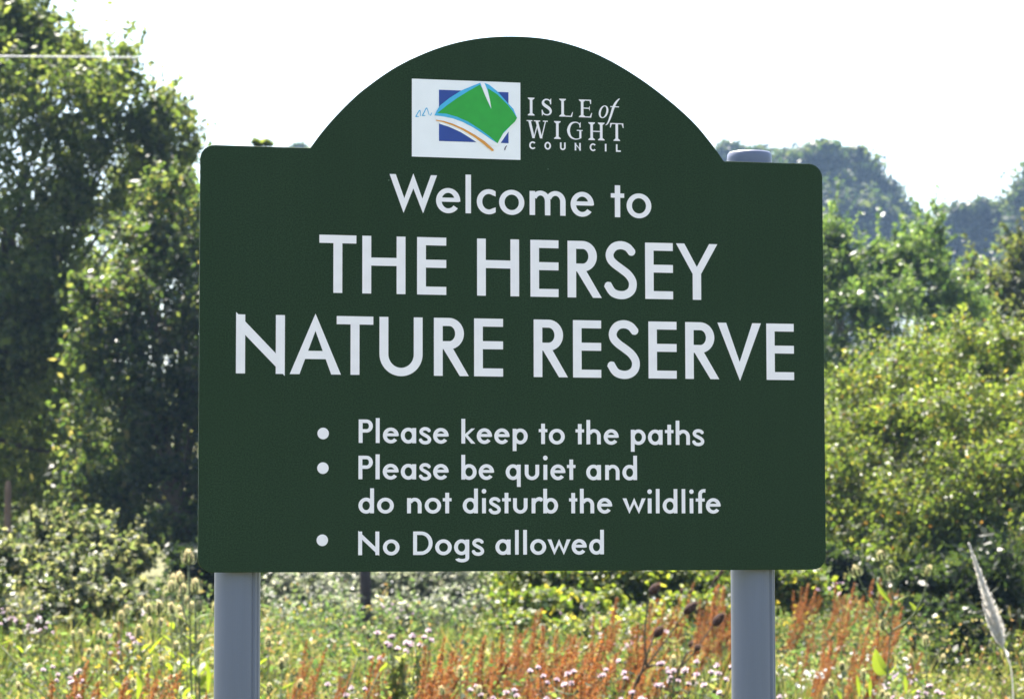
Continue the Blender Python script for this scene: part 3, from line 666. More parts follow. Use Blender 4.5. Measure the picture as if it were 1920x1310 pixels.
plant('yellow_green_shrub', 'foliage', 'yellow green round leaved shrub behind the gap under the sign, right half', 'bush', 1120, 28,
      [(990, 1090, 28, 60, 50), (1060, 1080, 28, 70, 50), (1140, 1080, 28, 70, 50), (1220, 1085, 28, 70, 45), (1300, 1090, 28, 70, 40), (1010, 1145, 27.6, 70, 34), (1110, 1145, 27.6, 80, 36), (1000, 1185, 27.2, 70, 30), (1100, 1190, 27, 80, 30), (1210, 1180, 27.2, 80, 32), (1310, 1150, 27.4, 70, 32), (1100, 1020, 28.4, 120, 50), (1250, 1030, 28.4, 100, 50), (1370, 1080, 28.4, 60, 36), (1430, 1090, 28.4, 60, 40), (1490, 1100, 28.6, 50, 36)], .058, .75, MT['yellowleaf'], .025, nsub=32, per=70, sub=.3, trunk_name='stem', bark='twig', shell=.3, upb=1.0, slope=1.4)
# hedge that carries on behind the panel
plant('hedge_bush', 'foliage', 'dark hedge bush standing behind the middle of the sign panel', 'bush', 820, 40,
      [(700, 560, 40, 130, 180), (860, 600, 40, 130, 170), (1000, 560, 40.5, 130, 180), (760, 880, 40, 180, 160), (960, 880, 40, 180, 160), (620, 800, 40, 120, 200), (1060, 800, 40, 120, 200), (860, 760, 39.6, 150, 150)], .10, .6, MT['thorn'], .08, nsub=54, per=90, sub=.26, trunk_name='stem', bark='twig')
plant('hedge_bush', 'foliage', 'hedge bush hidden behind the right third of the sign panel', 'bush', 1260, 42,
      [(1180, 600, 42, 130, 160), (1320, 620, 42, 130, 150), (1240, 880, 42, 180, 160), (1400, 880, 42, 120, 160), (1140, 800, 42, 120, 180), (1320, 780, 41.6, 150, 150)], .10, .6, MT['sallow'], .08, nsub=54, per=90, sub=.26, trunk_name='stem', bark='twig')

for px_, tp in ((-620, 915), (-340, 930), (2240, 935), (2520, 925), (-60, 930), (260, 945), (560, 935), (800, 950), (1060, 940), (1330, 950), (1600, 935), (1960, 930)):
    plant('hedge_bush', 'foliage', 'distant hedge bush in the row closing the far side of the meadow', 'bush', px_, 75,
          [(px_ - 90, tp + 40, 75, 90, 36), (px_ + 60, tp + 30, 75, 100, 42), (px_, tp + 80, 75, 170, 30)], .16, .6, MT['thorn'], .06, group='far hedge row', nsub=20, per=46, sub=.3, trunk_name='stem', bark='twig')

# far trees, over a hundred metres off
FAR = 'far hazy trees'
plant('oak_tree', 'crown', 'broad hazy blue oak far off right of the sign, biggest crown on the skyline', 'tree', 1560, 299,
      [(1490, 318, 299, 55, 38), (1538, 300, 299, 36, 30), (1605, 320, 299, 44, 40), (1560, 345, 299, 70, 46), (1635, 375, 299, 50, 40), (1680, 415, 299, 40, 40), (1600, 420, 296, 90, 56), (1520, 410, 296, 90, 60), (1440, 380, 299, 70, 60), (1560, 520, 296, 160, 90), (1690, 500, 296, 70, 70), (1420, 500, 296, 100, 110), (1580, 700, 296, 180, 140)],
      .66, .6, MT['oak'], .5, nsub=34, per=62, sub=.24, group=FAR)
plant('far_tree', 'crown', 'hazy tree peeping between the sign dome and the right post cap', 'tree', 1390, 336,
      [(1372, 292, 336, 30, 26), (1420, 300, 336, 34, 26), (1350, 340, 336, 50, 40), (1400, 380, 336, 80, 60), (1390, 520, 336, 110, 110), (1390, 700, 336, 120, 140)],
      .66, .6, MT['oak'], .4, nsub=26, per=50, sub=.26, group=FAR)
plant('far_tree', 'crown', 'low hazy tree on the skyline in the dip right of the big oak', 'tree', 1840, 285,
      [(1790, 402, 285, 34, 20), (1840, 408, 285, 44, 28), (1885, 405, 285, 40, 30), (1810, 450, 285, 44, 34), (1870, 460, 285, 70, 44), (1760, 470, 285, 24, 40), (1820, 540, 285, 100, 70), (1850, 700, 285, 130, 120)],
      .62, .6, MT['oak'], .4, nsub=26, per=50, sub=.26, group=FAR)
plant('far_tree', 'crown', 'taller hazy tree cut off by the right edge of the skyline', 'tree', 1960, 277,
      [(1935, 365, 277, 34, 34), (1955, 420, 277, 60, 60), (1990, 340, 277, 60, 60), (1960, 520, 277, 80, 90), (1970, 700, 277, 110, 120)],
      .62, .6, MT['oak'], .4, nsub=26, per=50, sub=.26, group=FAR)
plant('far_tree', 'crown', 'hazy tree whose round top just clears the left shoulder of the sign by the arch', 'tree', 600, 328,
      [(562, 290, 328, 30, 18), (610, 330, 328, 60, 40), (530, 350, 328, 50, 40), (590, 420, 328, 110, 70), (590, 560, 328, 130, 120), (600, 740, 328, 140, 140)],
      .66, .6, MT['oak'], .4, nsub=22, per=46, sub=.26, group=FAR)
plant('far_tree', 'crown', 'hazy far tree seen only through gaps in the tall left tree', 'tree', 300, 314,
      [(280, 380, 314, 70, 40), (370, 400, 314, 70, 50), (200, 420, 314, 80, 50), (300, 480, 314, 120, 60), (290, 600, 314, 150, 120), (290, 780, 314, 150, 140)],
      .66, .6, MT['oak'], .4, nsub=22, per=46, sub=.26, group=FAR)

# ------------------------------------------------------------------ meadow stuff
def meadow_xy(N, d0, d1, spread=.27):
    d = np.sqrt(rng.random(N) * (d1 * d1 - d0 * d0) + d0 * d0)
    x = (rng.random(N) * 2 - 1) * spread * d
    return x, d
def patch(x, y, s, seed):
    a = np.random.default_rng(seed).random(6) * 6.28
    return .5 + .25 * (np.sin(x * s + a[0] + 1.3 * np.sin(y * s * .7 + a[1])) + np.sin(y * s * .9 + a[2] + 1.1 * np.sin(x * s * 1.3 + a[3])))
# grass blades: three-step bent strips
N = 105000
x, y = meadow_xy(N, 8.5, 40)
hmax = (.22 + .55 * patch(x, y, 1.7, 3) ** 1.5) * np.where(y > 23, .72, 1.0)
h = hmax * (.55 + .5 * rng.random(N))
az = rng.random(N) * 6.283; bend = h * (.1 + .45 * rng.random(N))
w = .0045 + .004 * rng.random(N) + .00012 * y
dx, dy = np.cos(az) * bend + .06 * h, np.sin(az) * bend
faz = rng.random(N) * 3.14
sx_, sy_ = np.cos(faz) * w, np.sin(faz) * w
g0 = gz(y); base = np.stack([x, y, g0 - .05], 1); mid = np.stack([x + dx * .3, y + dy * .3, g0 + h * .6], 1); tip = np.stack([x + dx, y + dy, g0 + h], 1)
sd3 = np.stack([sx_, sy_, 0 * sx_], 1)
V = np.stack([base - sd3, base + sd3, mid + sd3 * .8, mid - sd3 * .8, tip + sd3 * .15, tip - sd3 * .15], 1).reshape(-1, 3)
b6 = np.arange(N)[:, None] * 6
F = np.concatenate([b6 + np.array([0, 1, 2, 3]), b6 + np.array([3, 2, 4, 5])], 0)
tag(mesh('meadow_grass', V, F, MT['grass']), kind='stuff')
# broadleaved herbs between the grass
N = 197000
x, y = meadow_xy(N, 9, 38)
top = (.22 + .55 * patch(x, y, 2.1, 11) ** 1.4) * np.where(y > 23, .75, 1.0)
z = top * (.35 + .7 * rng.random(N) ** .6)
C = np.stack([x, y, z + gz(y)], 1)
O = rng.normal(size=(N, 3)) * .4 + np.array([0, -.1, .3])
tag(leaves_mesh('meadow_herbs', C, O, .034, .45, MT['herb'], None, upb=.5), kind='stuff')
# taller weeds in separate clumps, each with its own leaves up a few stems
N = 816
x, y = meadow_xy(N, 10, 30)
keep = ~((x / y > .145) & (y < 22)); x, y = x[keep], y[keep]; N = len(x)
hh = .35 + .55 * rng.random(N); nl = 110
ci = np.repeat(np.arange(N), nl); t = rng.random(N * nl) ** .7
ang = rng.integers(0, 5, N * nl) * 1.2566 + np.repeat(rng.random(N) * 6.28, nl)
rr = .03 + .15 * t * np.repeat(.5 + rng.random(N), nl)
C = np.stack([x[ci] + np.cos(ang) * rr, y[ci] + np.sin(ang) * rr, gz(y[ci]) + hh[ci] * t * (.85 + .15 * np.cos(ang * 3))], 1) + rng.normal(size=(N * nl, 3)) * .018
lw = leaves_mesh('tall_weeds', C, np.stack([np.cos(ang), np.sin(ang), .2 + 0 * ang], 1), .050, .36, MT['weed'], None, upb=.4)
tag(lw, kind='stuff')
# tiny flowers in drifts
def drift(name, mat, zones, n, size, zr):
    P = []
    for (px, py, d, rx, rz) in zones:
        k = d / FPX; c = np.array(at(px, py, d))
        g = rng.normal(size=(n, 3)) * np.array([rx * k, .5, rz * k]) * .6
        P.append(c + g)
    P = np.concatenate(P); P = P[P[:, 2] > .2]
    M_ = 5
    C = np.repeat(P, M_, 0) + rng.normal(size=(len(P) * M_, 3)) * size * .35
    tag(leaves_mesh(name, C, rng.normal(size=(len(C), 3)) * .5 + np.array([0, 0, .8]), size, .7, mat, None, upb=1.0), kind='stuff')
drift('white_wildflowers', MT['petal_white'], [(600, 1140, 28, 110, 40), (780, 1120, 28, 110, 40), (880, 1130, 27, 60, 30), (520, 1150, 24, 50, 50), (60, 1160, 21, 90, 50), (1180, 1210, 22, 60, 30), (1240, 1140, 24, 60, 30), (1500, 1260, 16, 50, 20), (1850, 1240, 24, 60, 20), (1700, 1260, 18, 100, 40), (250, 1230, 17, 90, 50)], 22, .018, .1)
drift('pink_wildflowers', MT['petal_pink'], [(40, 1150, 20, 60, 20), (240, 1190, 18, 30, 20), (740, 1140, 25, 40, 20), (1090, 1150, 24, 50, 40), (1700, 1270, 15, 40, 20), (1570, 1110, 24, 60, 20), (1200, 1190, 20, 60, 20)], 9, .020, .1)
drift('yellow_wildflowers', MT['petal_yellow'], [(590, 1150, 24, 50, 25), (230, 1270, 13, 70, 30), (1480, 1150, 21, 40, 40), (330, 1230, 15, 60, 40), (1080, 1110, 26, 120, 30)], 14, .018, .1)

# ------------------------------------------------------------------ rust-orange docks
def make_dock(seed, hgt, label, group):
    r_ = np.random.default_rng(seed)
    root = thing('dock_plant', (0, 0, 0), label, 'wild plant', group)
    st = MB(); lean = .30 + .12 * r_.random()
    main = cat_rom([(0, 0, 0), (lean * .25 * hgt, .02, hgt * .45), (lean * .95 * hgt, .02, hgt * .97)], 5)
    st.tube(main, np.linspace(.006, .002, len(main)), 5)
    spikes = [(main[5:], .030)]
    for k in range(6):
        i = 4 + k % 6; p0 = main[min(i, len(main) - 2)]
        a = r_.random() * 6.28; L = hgt * (.28 + .22 * r_.random())
        d_ = np.array([.28 * math.cos(a) + .24, .28 * math.sin(a), .92])
        q = cat_rom([p0, p0 + d_ * L * .5 + np.array([0, 0, -.01]), p0 + d_ * L + np.array([.05 * L, 0, .06 * L])], 4)
        st.tube(q, np.linspace(.003, .0015, len(q)), 4); spikes.append((q[1:], .022))
    st.build('stem', MT['dockstem'], root)
    for q, rad in spikes:
        N = 420 if rad > .02 else 230
        t = r_.random(N) * (len(q) - 1); i = np.minimum(t.astype(int), len(q) - 2); f = (t - i)[:, None]
        whorl = .55 + .6 * (np.sin(t * 9) > -.3)
        C = q[i] * (1 - f) + q[i + 1] * f + r_.normal(size=(N, 3)) * rad * (whorl * (1 - .6 * t / len(q)))[:, None] * .75
        leaves_mesh('seed_spike', C, r_.normal(size=(N, 3)) * .5, .0115, .75, MT['dock'], root, upb=.1)
    return root
def scatter_copies(protos, spots, label, group, turn=.35):
    used = []
    for j, (px, py, d) in enumerate(spots):
        src, kids, hh = protos[j % len(protos)]
        o = copy_tree(src, None, kids)
        p_ = at(px, py, d)
        g_ = float(gz(d)); s = max(.35, (p_.z - g_) / hh)
        o.location = (p_.x, p_.y, g_ - .02); o.scale = (s * .9 + .1, s * .9 + .1, s)
        o.rotation_euler = (0, 0, rng.normal() * turn)
        o['label'] = label; o['group'] = group
        used.append(o)
    return used
def zone_spots(n, px0, px1, py0, py1, d0, d1, seed):
    r_ = np.random.default_rng(seed)
    return [(px0 + (px1 - px0) * r_.random(), py0 + (py1 - py0) * r_.random(), d0 + (d1 - d0) * r_.random()) for _ in range(n)]
dock_p = []
for sd_i in range(4):
    o = make_dock(50 + sd_i, 1.0, 'rust orange dock', 'docks'); dock_p.append((o, children(o), 1.22))
DL = 'rust orange dock seed spikes leaning in the meadow between the two sign posts'
scatter_copies(dock_p, [(930, 1140, 19), (985, 1175, 17), (868, 1170, 17), (1085, 1128, 18), (1140, 1122, 19), (1060, 1150, 18), (1125, 1150, 18), (1205, 1132, 21), (590, 1225, 13.5), (500, 1262, 12.5), (640, 1290, 12.5), (700, 1270, 13)] + zone_spots(42, 770, 1040, 1160, 1275, 13, 20, 4) + zone_spots(22, 1170, 1380, 1090, 1230, 18, 26, 5) + zone_spots(16, 490, 770, 1200, 1300, 12, 19, 6) + zone_spots(16, 1010, 1200, 1160, 1270, 14, 19, 16), DL, 'docks between the sign posts')
scatter_copies(dock_p, [(1590, 1085, 26), (1612, 1080, 26), (1632, 1082, 26), (1560, 1095, 25)] + zone_spots(22, 1455, 1690, 1130, 1255, 17, 23, 7) + zone_spots(10, 1460, 1660, 1085, 1130, 23, 26, 17), 'rust orange dock seed spikes in the meadow right of the right sign post', 'docks right of the sign')
scatter_copies(dock_p, [(70, 1240, 14), (65, 1255, 14), (205, 1245, 13), (195, 1265, 13), (140, 1272, 13), (178, 1160, 19)] + zone_spots(9, 0, 390, 1240, 1305, 11, 17, 8), 'rust orange dock seed spikes at the lower left, left of the left sign post', 'docks left of the sign')
def drop(protos):
    for o, kids, _ in protos:
        for c in kids:
            for g in children(c): bpy.data.objects.remove(g)
            bpy.data.objects.remove(c)
        bpy.data.objects.remove(o)
drop(dock_p)

# ------------------------------------------------------------------ thistles gone to fluff
def fluff_mesh(r_, R=.017):
    """one thistle head: a cup with a tuft of pale hairs"""
    V, F = [], []
    for k in range(46):
        a = r_.random() * 6.283; e = .15 + 1.35 * r_.random()
        d = np.array([math.cos(a) * math.cos(e), math.sin(a) * math.cos(e), math.sin(e)])
        s = np.cross(d, r_.normal(size=3)); s /= np.linalg.norm(s)
        L = R * (.75 + .4 * r_.random()); w = .0026
        b = len(V); o = d * .003
        V += [o - s * w * .5, o + s * w * .5, d * L + s * w, d * L - s * w]; F.append((b, b + 1, b + 2, b + 3))
    return V, F
def make_thistle(seed, label, group, hgt=1.0, nh=9):
    r_ = np.random.default_rng(seed)
    root = thing('thistle', (0, 0, 0), label, 'wild plant', group)
    st = MB(); main = cat_rom([(0, 0, 0), (.01, .01, hgt * .5), (.0, .0, hgt * .88)], 4)
    st.tube(main, np.linspace(.006, .0035, len(main)), 5)
    heads = []
    for k in range(nh):
        a = 6.283 * k / nh + r_.random(); i = 5 + k % 4; p0 = main[min(i, len(main) - 1)]
        rad = .05 + .09 * r_.random(); zz = hgt * (.88 + .12 * r_.random())
        e = np.array([rad * math.cos(a), rad * math.sin(a), zz])
        st.tube(cat_rom([p0, (p0 + e) / 2 + np.array([rad * .2 * math.cos(a), rad * .2 * math.sin(a), -.02]), e], 3), np.linspace(.003, .0018, 7), 4); heads.append(e)
    st.build('stem', MT['thstem'], root)
    N = 150; t = r_.random(N); a = r_.random(N) * 6.283
    C = np.stack([np.cos(a) * .05 * (1.3 - t), np.sin(a) * .05 * (1.3 - t), hgt * (.12 + .75 * t)], 1)
    leaves_mesh('foliage', C, np.stack([np.cos(a), np.sin(a), .3 + 0 * a], 1), .085, .22, MT['thleaf'], root)
    for j, e in enumerate(heads):
        mb = MB(); k = 7; prof = [(.002, -.012), (.0062, -.008), (.0070, -.002), (.0048, .004)]
        V = [(r * math.cos(q), r * math.sin(q), z) for r, z in prof for q in np.linspace(0, 6.283, k, endpoint=False)]
        F = [(i * k + m, i * k + (m + 1) % k, (i + 1) * k + (m + 1) % k, (i + 1) * k + m) for i in range(3) for m in range(k)]
        b = len(V); V2, F2 = fluff_mesh(r_, .015 + .006 * r_.random())
        if j % 4 == 3: V2, F2 = [], []
        h = mesh('flower_head', np.array(V + [tuple(q) for q in V2]), F + [tuple(i + b for i in f) for f in F2], None, root, mats=[MT['cup'], MT['fluff']], midx=[0] * len(F) + [1] * len(F2))
        h.location = e; h.rotation_euler = (r_.normal() * .3, r_.normal() * .3, 0)
    return root
th_p = []
for sd_i in range(4):
    o = make_thistle(80 + sd_i, 'thistle', 'thistles', 1.0, 6 + 2 * sd_i); th_p.append((o, children(o), 1.0))
scatter_copies(th_p, [(755, 1168, 14), (780, 1172, 14.5), (735, 1186, 14), (1045, 1240, 13), (1012, 1286, 12.5), (1150, 1230, 14), (1255, 1236, 13), (1290, 1242, 13), (1345, 1224, 13.5), (1330, 1288, 12), (1180, 1290, 12.5), (930, 1275, 12.5), (655, 1266, 13), (1180, 1185, 19)], 'pale pink fluffy thistle heads in the meadow between the two sign posts', 'thistles between the sign posts')
scatter_copies(th_p, [(1500, 1290, 12.5), (1720, 1275, 13.5), (1738, 1278, 13.5), (1722, 1300, 13), (1850, 1275, 18), (1880, 1265, 20)], 'pale fluffy thistle heads in the meadow right of the right sign post', 'thistles right of the sign')
scatter_copies(th_p, [(40, 1148, 20), (75, 1160, 20), (240, 1190, 17), (128, 1240, 14), (180, 1290, 13)], 'pale fluffy thistle heads in the meadow at the lower left', 'thistles left of the sign')
drop(th_p)

# ------------------------------------------------------------------ teasels
def head_mesh(r_, L, R, body, spine, parent, loc, axis, nsp=240, spl=.0125):
    """egg-shaped spiny head along axis, its base at loc"""
    k = 12; ts = np.linspace(0, 1, 9)
    prof = R * np.sqrt(np.clip(np.sin(np.pi * np.clip(ts * .93 + .05, 0, 1)), 0, 1)) * (1.08 - .25 * ts)
    V = [(r * math.cos(a), r * math.sin(a), t * L) for r, t in zip(prof, ts) for a in np.linspace(0, 6.283, k, endpoint=False)]
    F = [(i * k + j, i * k + (j + 1) % k, (i + 1) * k + (j + 1) % k, (i + 1) * k + j) for i in range(8) for j in range(k)] + [tuple(range(8 * k, 9 * k)), tuple(range(k - 1, -1, -1))]
    nb = len(F); idx = [0] * nb
    for q in range(nsp):
        t = .04 + .96 * r_.random(); a = r_.random() * 6.283
        rr = np.interp(t, ts, prof); p0 = np.array([rr * .9 * math.cos(a), rr * .9 * math.sin(a), t * L])
        d = np.array([math.cos(a), math.sin(a), .35 + 1.2 * t ** 3]); d /= np.linalg.norm(d)
        s = np.cross(d, [0, 0, 1.0]); s /= np.linalg.norm(s) + 1e-9
        l = spl * (.7 + .6 * r_.random()); b = len(V)
        V += [tuple(p0 - s * .0015), tuple(p0 + s * .0015), tuple(p0 + d * l)]; F.append((b, b + 1, b + 2)); idx.append(1)
    h = mesh('seed_head', np.array(V), F, None, parent, mats=[body, spine], midx=idx, smooth=False)
    h.location = loc
    h.rotation_euler = Vector(axis).to_track_quat('Z', 'Y').to_euler()
    return h
def bracts(r_, h, L, R, mat, n=8):
    mb = MB()
    for k in range(n):
        a = 6.283 * k / n + r_.normal() * .2; l = L * (.75 + .55 * r_.random()); o = R * (1.7 + .5 * r_.random())
        ca, sa = math.cos(a), math.sin(a)
        P = cat_rom([(R * .3 * ca, R * .3 * sa, -.002), (o * .8 * ca, o * .8 * sa, .004), (o * 1.15 * ca, o * 1.15 * sa, l * .35), (o * 1.1 * ca, o * 1.1 * sa, l)], 3)
        mb.strip(P, np.linspace(.0028, .0005, len(P)), (-sa, ca, 0), .2)
    mb.build('bract', mat, h, smooth=False)
def make_teasel(seed, hgt, label=None, group=None):
    r_ = np.random.default_rng(seed)
    root = thing('teasel', (0, 0, 0), label, 'wild plant', group)
    st = MB(); ln = r_.normal() * .03; L, R = .056 + .012 * r_.random(), .0165
    main = cat_rom([(0, 0, 0), (ln, .01, hgt * .5), (ln * 1.5, .0, hgt - L)], 4)
    st.tube(main, np.linspace(.006, .0034, len(main)), 6)
    ends = [(main[-1], np.array([ln, 0, 1.0]), 1.0)]
    for sg in (-1, 1):
        if r_.random() < .6:
            p0 = main[-3]; e = p0 + np.array([sg * (.07 + .05 * r_.random()), .02 * r_.normal(), hgt * (.10 + .07 * r_.random())])
            st.tube(cat_rom([p0, (p0 + e) / 2 + np.array([sg * .012, 0, -.012]), e], 3), np.linspace(.0035, .0026, 7), 5); ends.append((e, np.array([sg * .25, 0, 1.0]), .8))
    st.build('stem', MT['teastem'], root)
    for e, ax, k in ends:
        h = head_mesh(r_, L * k, R * k, MT['teagreen'], MT['spine'], root, tuple(e), tuple(ax), 260)
        bracts(r_, h, L * k, R * k, MT['bract'])
    for z_, l in ((.45, .20), (.62, .16), (.75, .10)):
        p0 = np.array([ln * z_ * 1.5, 0, hgt * z_]); a = r_.random() * 3.14
        for sg in (0, math.pi):
            d = np.array([math.cos(a + sg), math.sin(a + sg), 0])
            lf = MB(); P = cat_rom([p0, p0 + d * l * .45 + np.array([0, 0, l * .35]), p0 + d * l * .95 + np.array([0, 0, l * .42])], 3)
            lf.strip(P, np.array([.006, .012, .016, .017, .014, .008, .001]), np.cross(d, [0, 0, 1]), .25)
            lf.build('leaf', MT['tealeaf'], root)
    return root
te_p = []
for sd_i in range(4):
    o = make_teasel(120 + sd_i, 1.2); te_p.append((o, children(o), 1.2))
scatter_copies(te_p, [(236, 1138, 15), (268, 1112, 15.5), (258, 1128, 16), (312, 1120, 15), (332, 1082, 15), (327, 1070, 16.5), (362, 1088, 15.5), (352, 1098, 16), (377, 1078, 14.5), (343, 1142, 14.5), (284, 1164, 15), (345, 1195, 14), (288, 1230, 13.5), (140, 1176, 16), (168, 1174, 16), (210, 1180, 16), (50, 1106, 19), (185, 1208, 15), (78, 1236, 13.5), (367, 1024, 14), (300, 1292, 12.5), (358, 1296, 12.5), (395, 1085, 15), (385, 1120, 15)], 'green teasel with pale rimmed head in the cluster left of the left sign post', 'teasels left of the sign')
scatter_copies(te_p, [(512, 1186, 14), (532, 1226, 13), (493, 1070, 15), (520, 1272, 12.5), (873, 1240, 12.5), (1266, 1220, 13), (700, 1168, 17)], 'green teasel with pale rimmed head between the two sign posts', 'teasels between the sign posts')
scatter_copies(te_p, [(1745, 1184, 14), (1622, 1246, 13), (1602, 1232, 14), (1560, 1290, 13), (1672, 1290, 12.8)], 'shorter green teasel in the meadow right of the right sign post', 'teasels right of the sign')
for o, kids, _ in te_p:
    for c in kids:
        for g in children(c): bpy.data.objects.remove(g)
drop([(o, kids, 0) for o, kids, _ in te_p])

def branched(name, label, cat, base, d, stems, heads, stem_mat, body, spine, bract_mat, leaves=(), rad=.006):
    r_ = np.random.default_rng(int(base[0]))
    b = at(base[0], base[1], d); b0 = Vector((b.x, b.y, float(gz(d)) - .01))
    root = thing(name, b0, label, cat)
    st = MB()
    low = np.array([0, 0, 0.0])
    def loc(q):
        p_ = at(q[0], q[1], d + (q[2] if len(q) > 2 else 0)); return np.array(p_ - b0)
    for P in stems:
        Q = [loc(q) for q in P]
        if P[0] is stems[0][0]: Q = [low] + Q
        C = cat_rom(Q, 4); st.tube(C, np.linspace(rad, rad * .6, len(C)), 6)
    st.build('stem', stem_mat, root)
    for (px, py, tx, ty, Lpx, Rpx, k) in heads:          # base pixel, tip pixel
        p0, p1 = loc((px, py, k)), loc((tx, ty, k)); ax = p1 - p0; L = np.linalg.norm(ax); R = Rpx * d / FPX
        h = head_mesh(r_, L, R, body, spine, root, tuple(p0), tuple(ax), 230, .011)
        if bract_mat: bracts(r_, h, L, R, bract_mat, 9)
    for P, w in leaves:
        lf = MB(); C = cat_rom([loc(q) for q in P], 3); m = len(C)
        prof = np.sin(np.linspace(.25, 3.1, m)) * w * d / FPX
        lf.strip(C, prof, (.75, .45, .5), .25); lf.build('leaf', MT['tealeaf'], root, smooth=False)
    return root
branched('dead_teasel', 'dead brown teasel with three dark heads on long slanting stems beside the right post', 'wild plant', (1150, 1310), 14,
         [[(1184, 1310), (1212, 1250), (1252, 1195), (1283, 1149)], [(1212, 1250), (1209, 1190), (1214, 1140), (1219, 1112)], [(1196, 1280), (1215, 1222), (1228, 1190)], [(1212, 1250), (1235, 1243), (1250, 1236)]],
         [(1219, 1113, 1236, 1093, 0, 8.5, 0), (1283, 1149, 1307, 1129, 0, 8.5, 0), (1228, 1193, 1243, 1173, 0, 8.5, 0), (1292, 1212, 1298, 1202, 0, 4, 0)], MT['teadarkstem'], MT['teadark'], MT['spinedark'], None, rad=.0065)
branched('dead_teasel', 'dead brown teasel with its dark head nearest the right sign post', 'wild plant', (1240, 1310), 14.3,
         [[(1245, 1310), (1300, 1225), (1325, 1188), (1338, 1171)], [(1262, 1285), (1285, 1228), (1303, 1218)]], [(1338, 1172, 1357, 1149, 0, 9, 0), (1303, 1218, 1313, 1208, 0, 6, 0)], MT['teadarkstem'], MT['teadark'], MT['spinedark'], None, rad=.006)
branched('dead_teasel', 'farther small dead teasel with little dark heads just under the sign panel', 'wild plant', (1310, 1310), 21,
         [[(1305, 1300), (1312, 1180), (1335, 1095), (1340, 1088)], [(1312, 1180), (1300, 1130), (1279, 1112)], [(1312, 1180), (1308, 1130), (1293, 1111)], [(1312, 1180), (1335, 1160), (1341, 1146)], [(1335, 1095), (1349, 1080)]],
         [(1338, 1090, 1346, 1079, 0, 4, 0), (1348, 1080, 1355, 1066, 0, 4, 0), (1276, 1113, 1279, 1102, 0, 3, 0), (1291, 1112, 1300, 1104, 0, 3, 0), (1341, 1147, 1342, 1135, 0, 3, 0)], MT['teadarkstem'], MT['teadark'], MT['spinedark'], None, rad=.006)
branched('teasel', 'tallest green teasel with four spiny heads and a big yellow leaf, right of the sign', 'wild plant', (1662, 1310), 15,
         [[(1662, 1310), (1666, 1240), (1672, 1160), (1677, 1090)], [(1672, 1180), (1640, 1140), (1618, 1100), (1609, 1079)], [(1676, 1125), (1662, 1090), (1655, 1050)], [(1668, 1186), (1710, 1155), (1733, 1110), (1738, 1080)], [(1668, 1190), (1658, 1178)]],
         [(1677, 1084, 1667, 1061, 0, 9, 0), (1609, 1079, 1602, 1060, 0, 7, 0), (1653, 1050, 1650, 1032, 0, 7, 0), (1738, 1080, 1743, 1060, 0, 7, 0), (1656, 1180, 1653, 1162, 0, 6, 0)], MT['teastem'], MT['teagreen'], MT['spine'], MT['bract'],
         leaves=[([(1668, 1262), (1655, 1255), (1645, 1235), (1641, 1215)], 15), ([(1668, 1262), (1675, 1256), (1679, 1248)], 9), ([(1670, 1186), (1700, 1168), (1735, 1128)], 5), ([(1672, 1130), (1655, 1110), (1643, 1090)], 5), ([(1674, 1132), (1690, 1122), (1706, 1115)], 6), ([(1705, 1128), (1714, 1140), (1718, 1146)], 5), ([(1640, 1140), (1633, 1128), (1632, 1120)], 5), ([(1668, 1216), (1690, 1206), (1708, 1202)], 5)])

# big bright leaves standing in the foreground growth
def leaf_plant(label, px, py, d, specs):
    b = at(px, py, d); root = thing('broadleaf_weed', (b.x, b.y, float(gz(d))), label, 'wild plant'); b0 = Vector((b.x, b.y, float(gz(d))))
    st = MB(); tops = []
    for P, w in specs:
        Q = [np.array(at(q[0], q[1], d) - b0) for q in P]
        st.tube(cat_rom([(0, 0, 0), tuple(Q[0] * .6), tuple(Q[0])], 3), .003, 5)
        C = cat_rom(Q, 3); lf = MB(); lf.strip(C, np.sin(np.linspace(.25, 3.1, len(C))) * w * d / FPX, (.8, .5, .3), .25); lf.build('leaf', MT['tealeaf'], root, smooth=False)
    st.build('stem', MT['teastem'], root)
leaf_plant('weed with narrow upright yellow leaves at the foot of the tallest teasel', 1640, 1310, 13, [([(1612, 1305), (1610, 1280), (1606, 1264)], 5), ([(1632, 1305), (1632, 1285), (1630, 1268)], 5), ([(1578, 1310), (1575, 1300), (1570, 1292)], 5), ([(1700, 1300), (1699, 1280), (1696, 1264)], 5), ([(1708, 1300), (1720, 1292), (1728, 1288)], 6)])
leaf_plant('weed with bright yellow green arching leaves beside the left sign post', 390, 1310, 12.5, [([(258, 1310), (262, 1285), (256, 1262)], 6), ([(280, 1225), (292, 1208), (306, 1192)], 5), ([(390, 1300), (392, 1262), (386, 1235)], 5), ([(40, 1275), (55, 1285), (72, 1292)], 5), ([(0, 1208), (20, 1200), (36, 1194)], 5)])
leaf_plant('weed with curved yellow green leaves just right of the left sign post', 530, 1310, 12.5, [([(528, 1290), (540, 1285), (556, 1276)], 5), ([(525, 1290), (515, 1284), (504, 1276)], 4), ([(672, 1230), (664, 1215), (657, 1200)], 4), ([(712, 1258), (720, 1250), (726, 1240)], 6)])

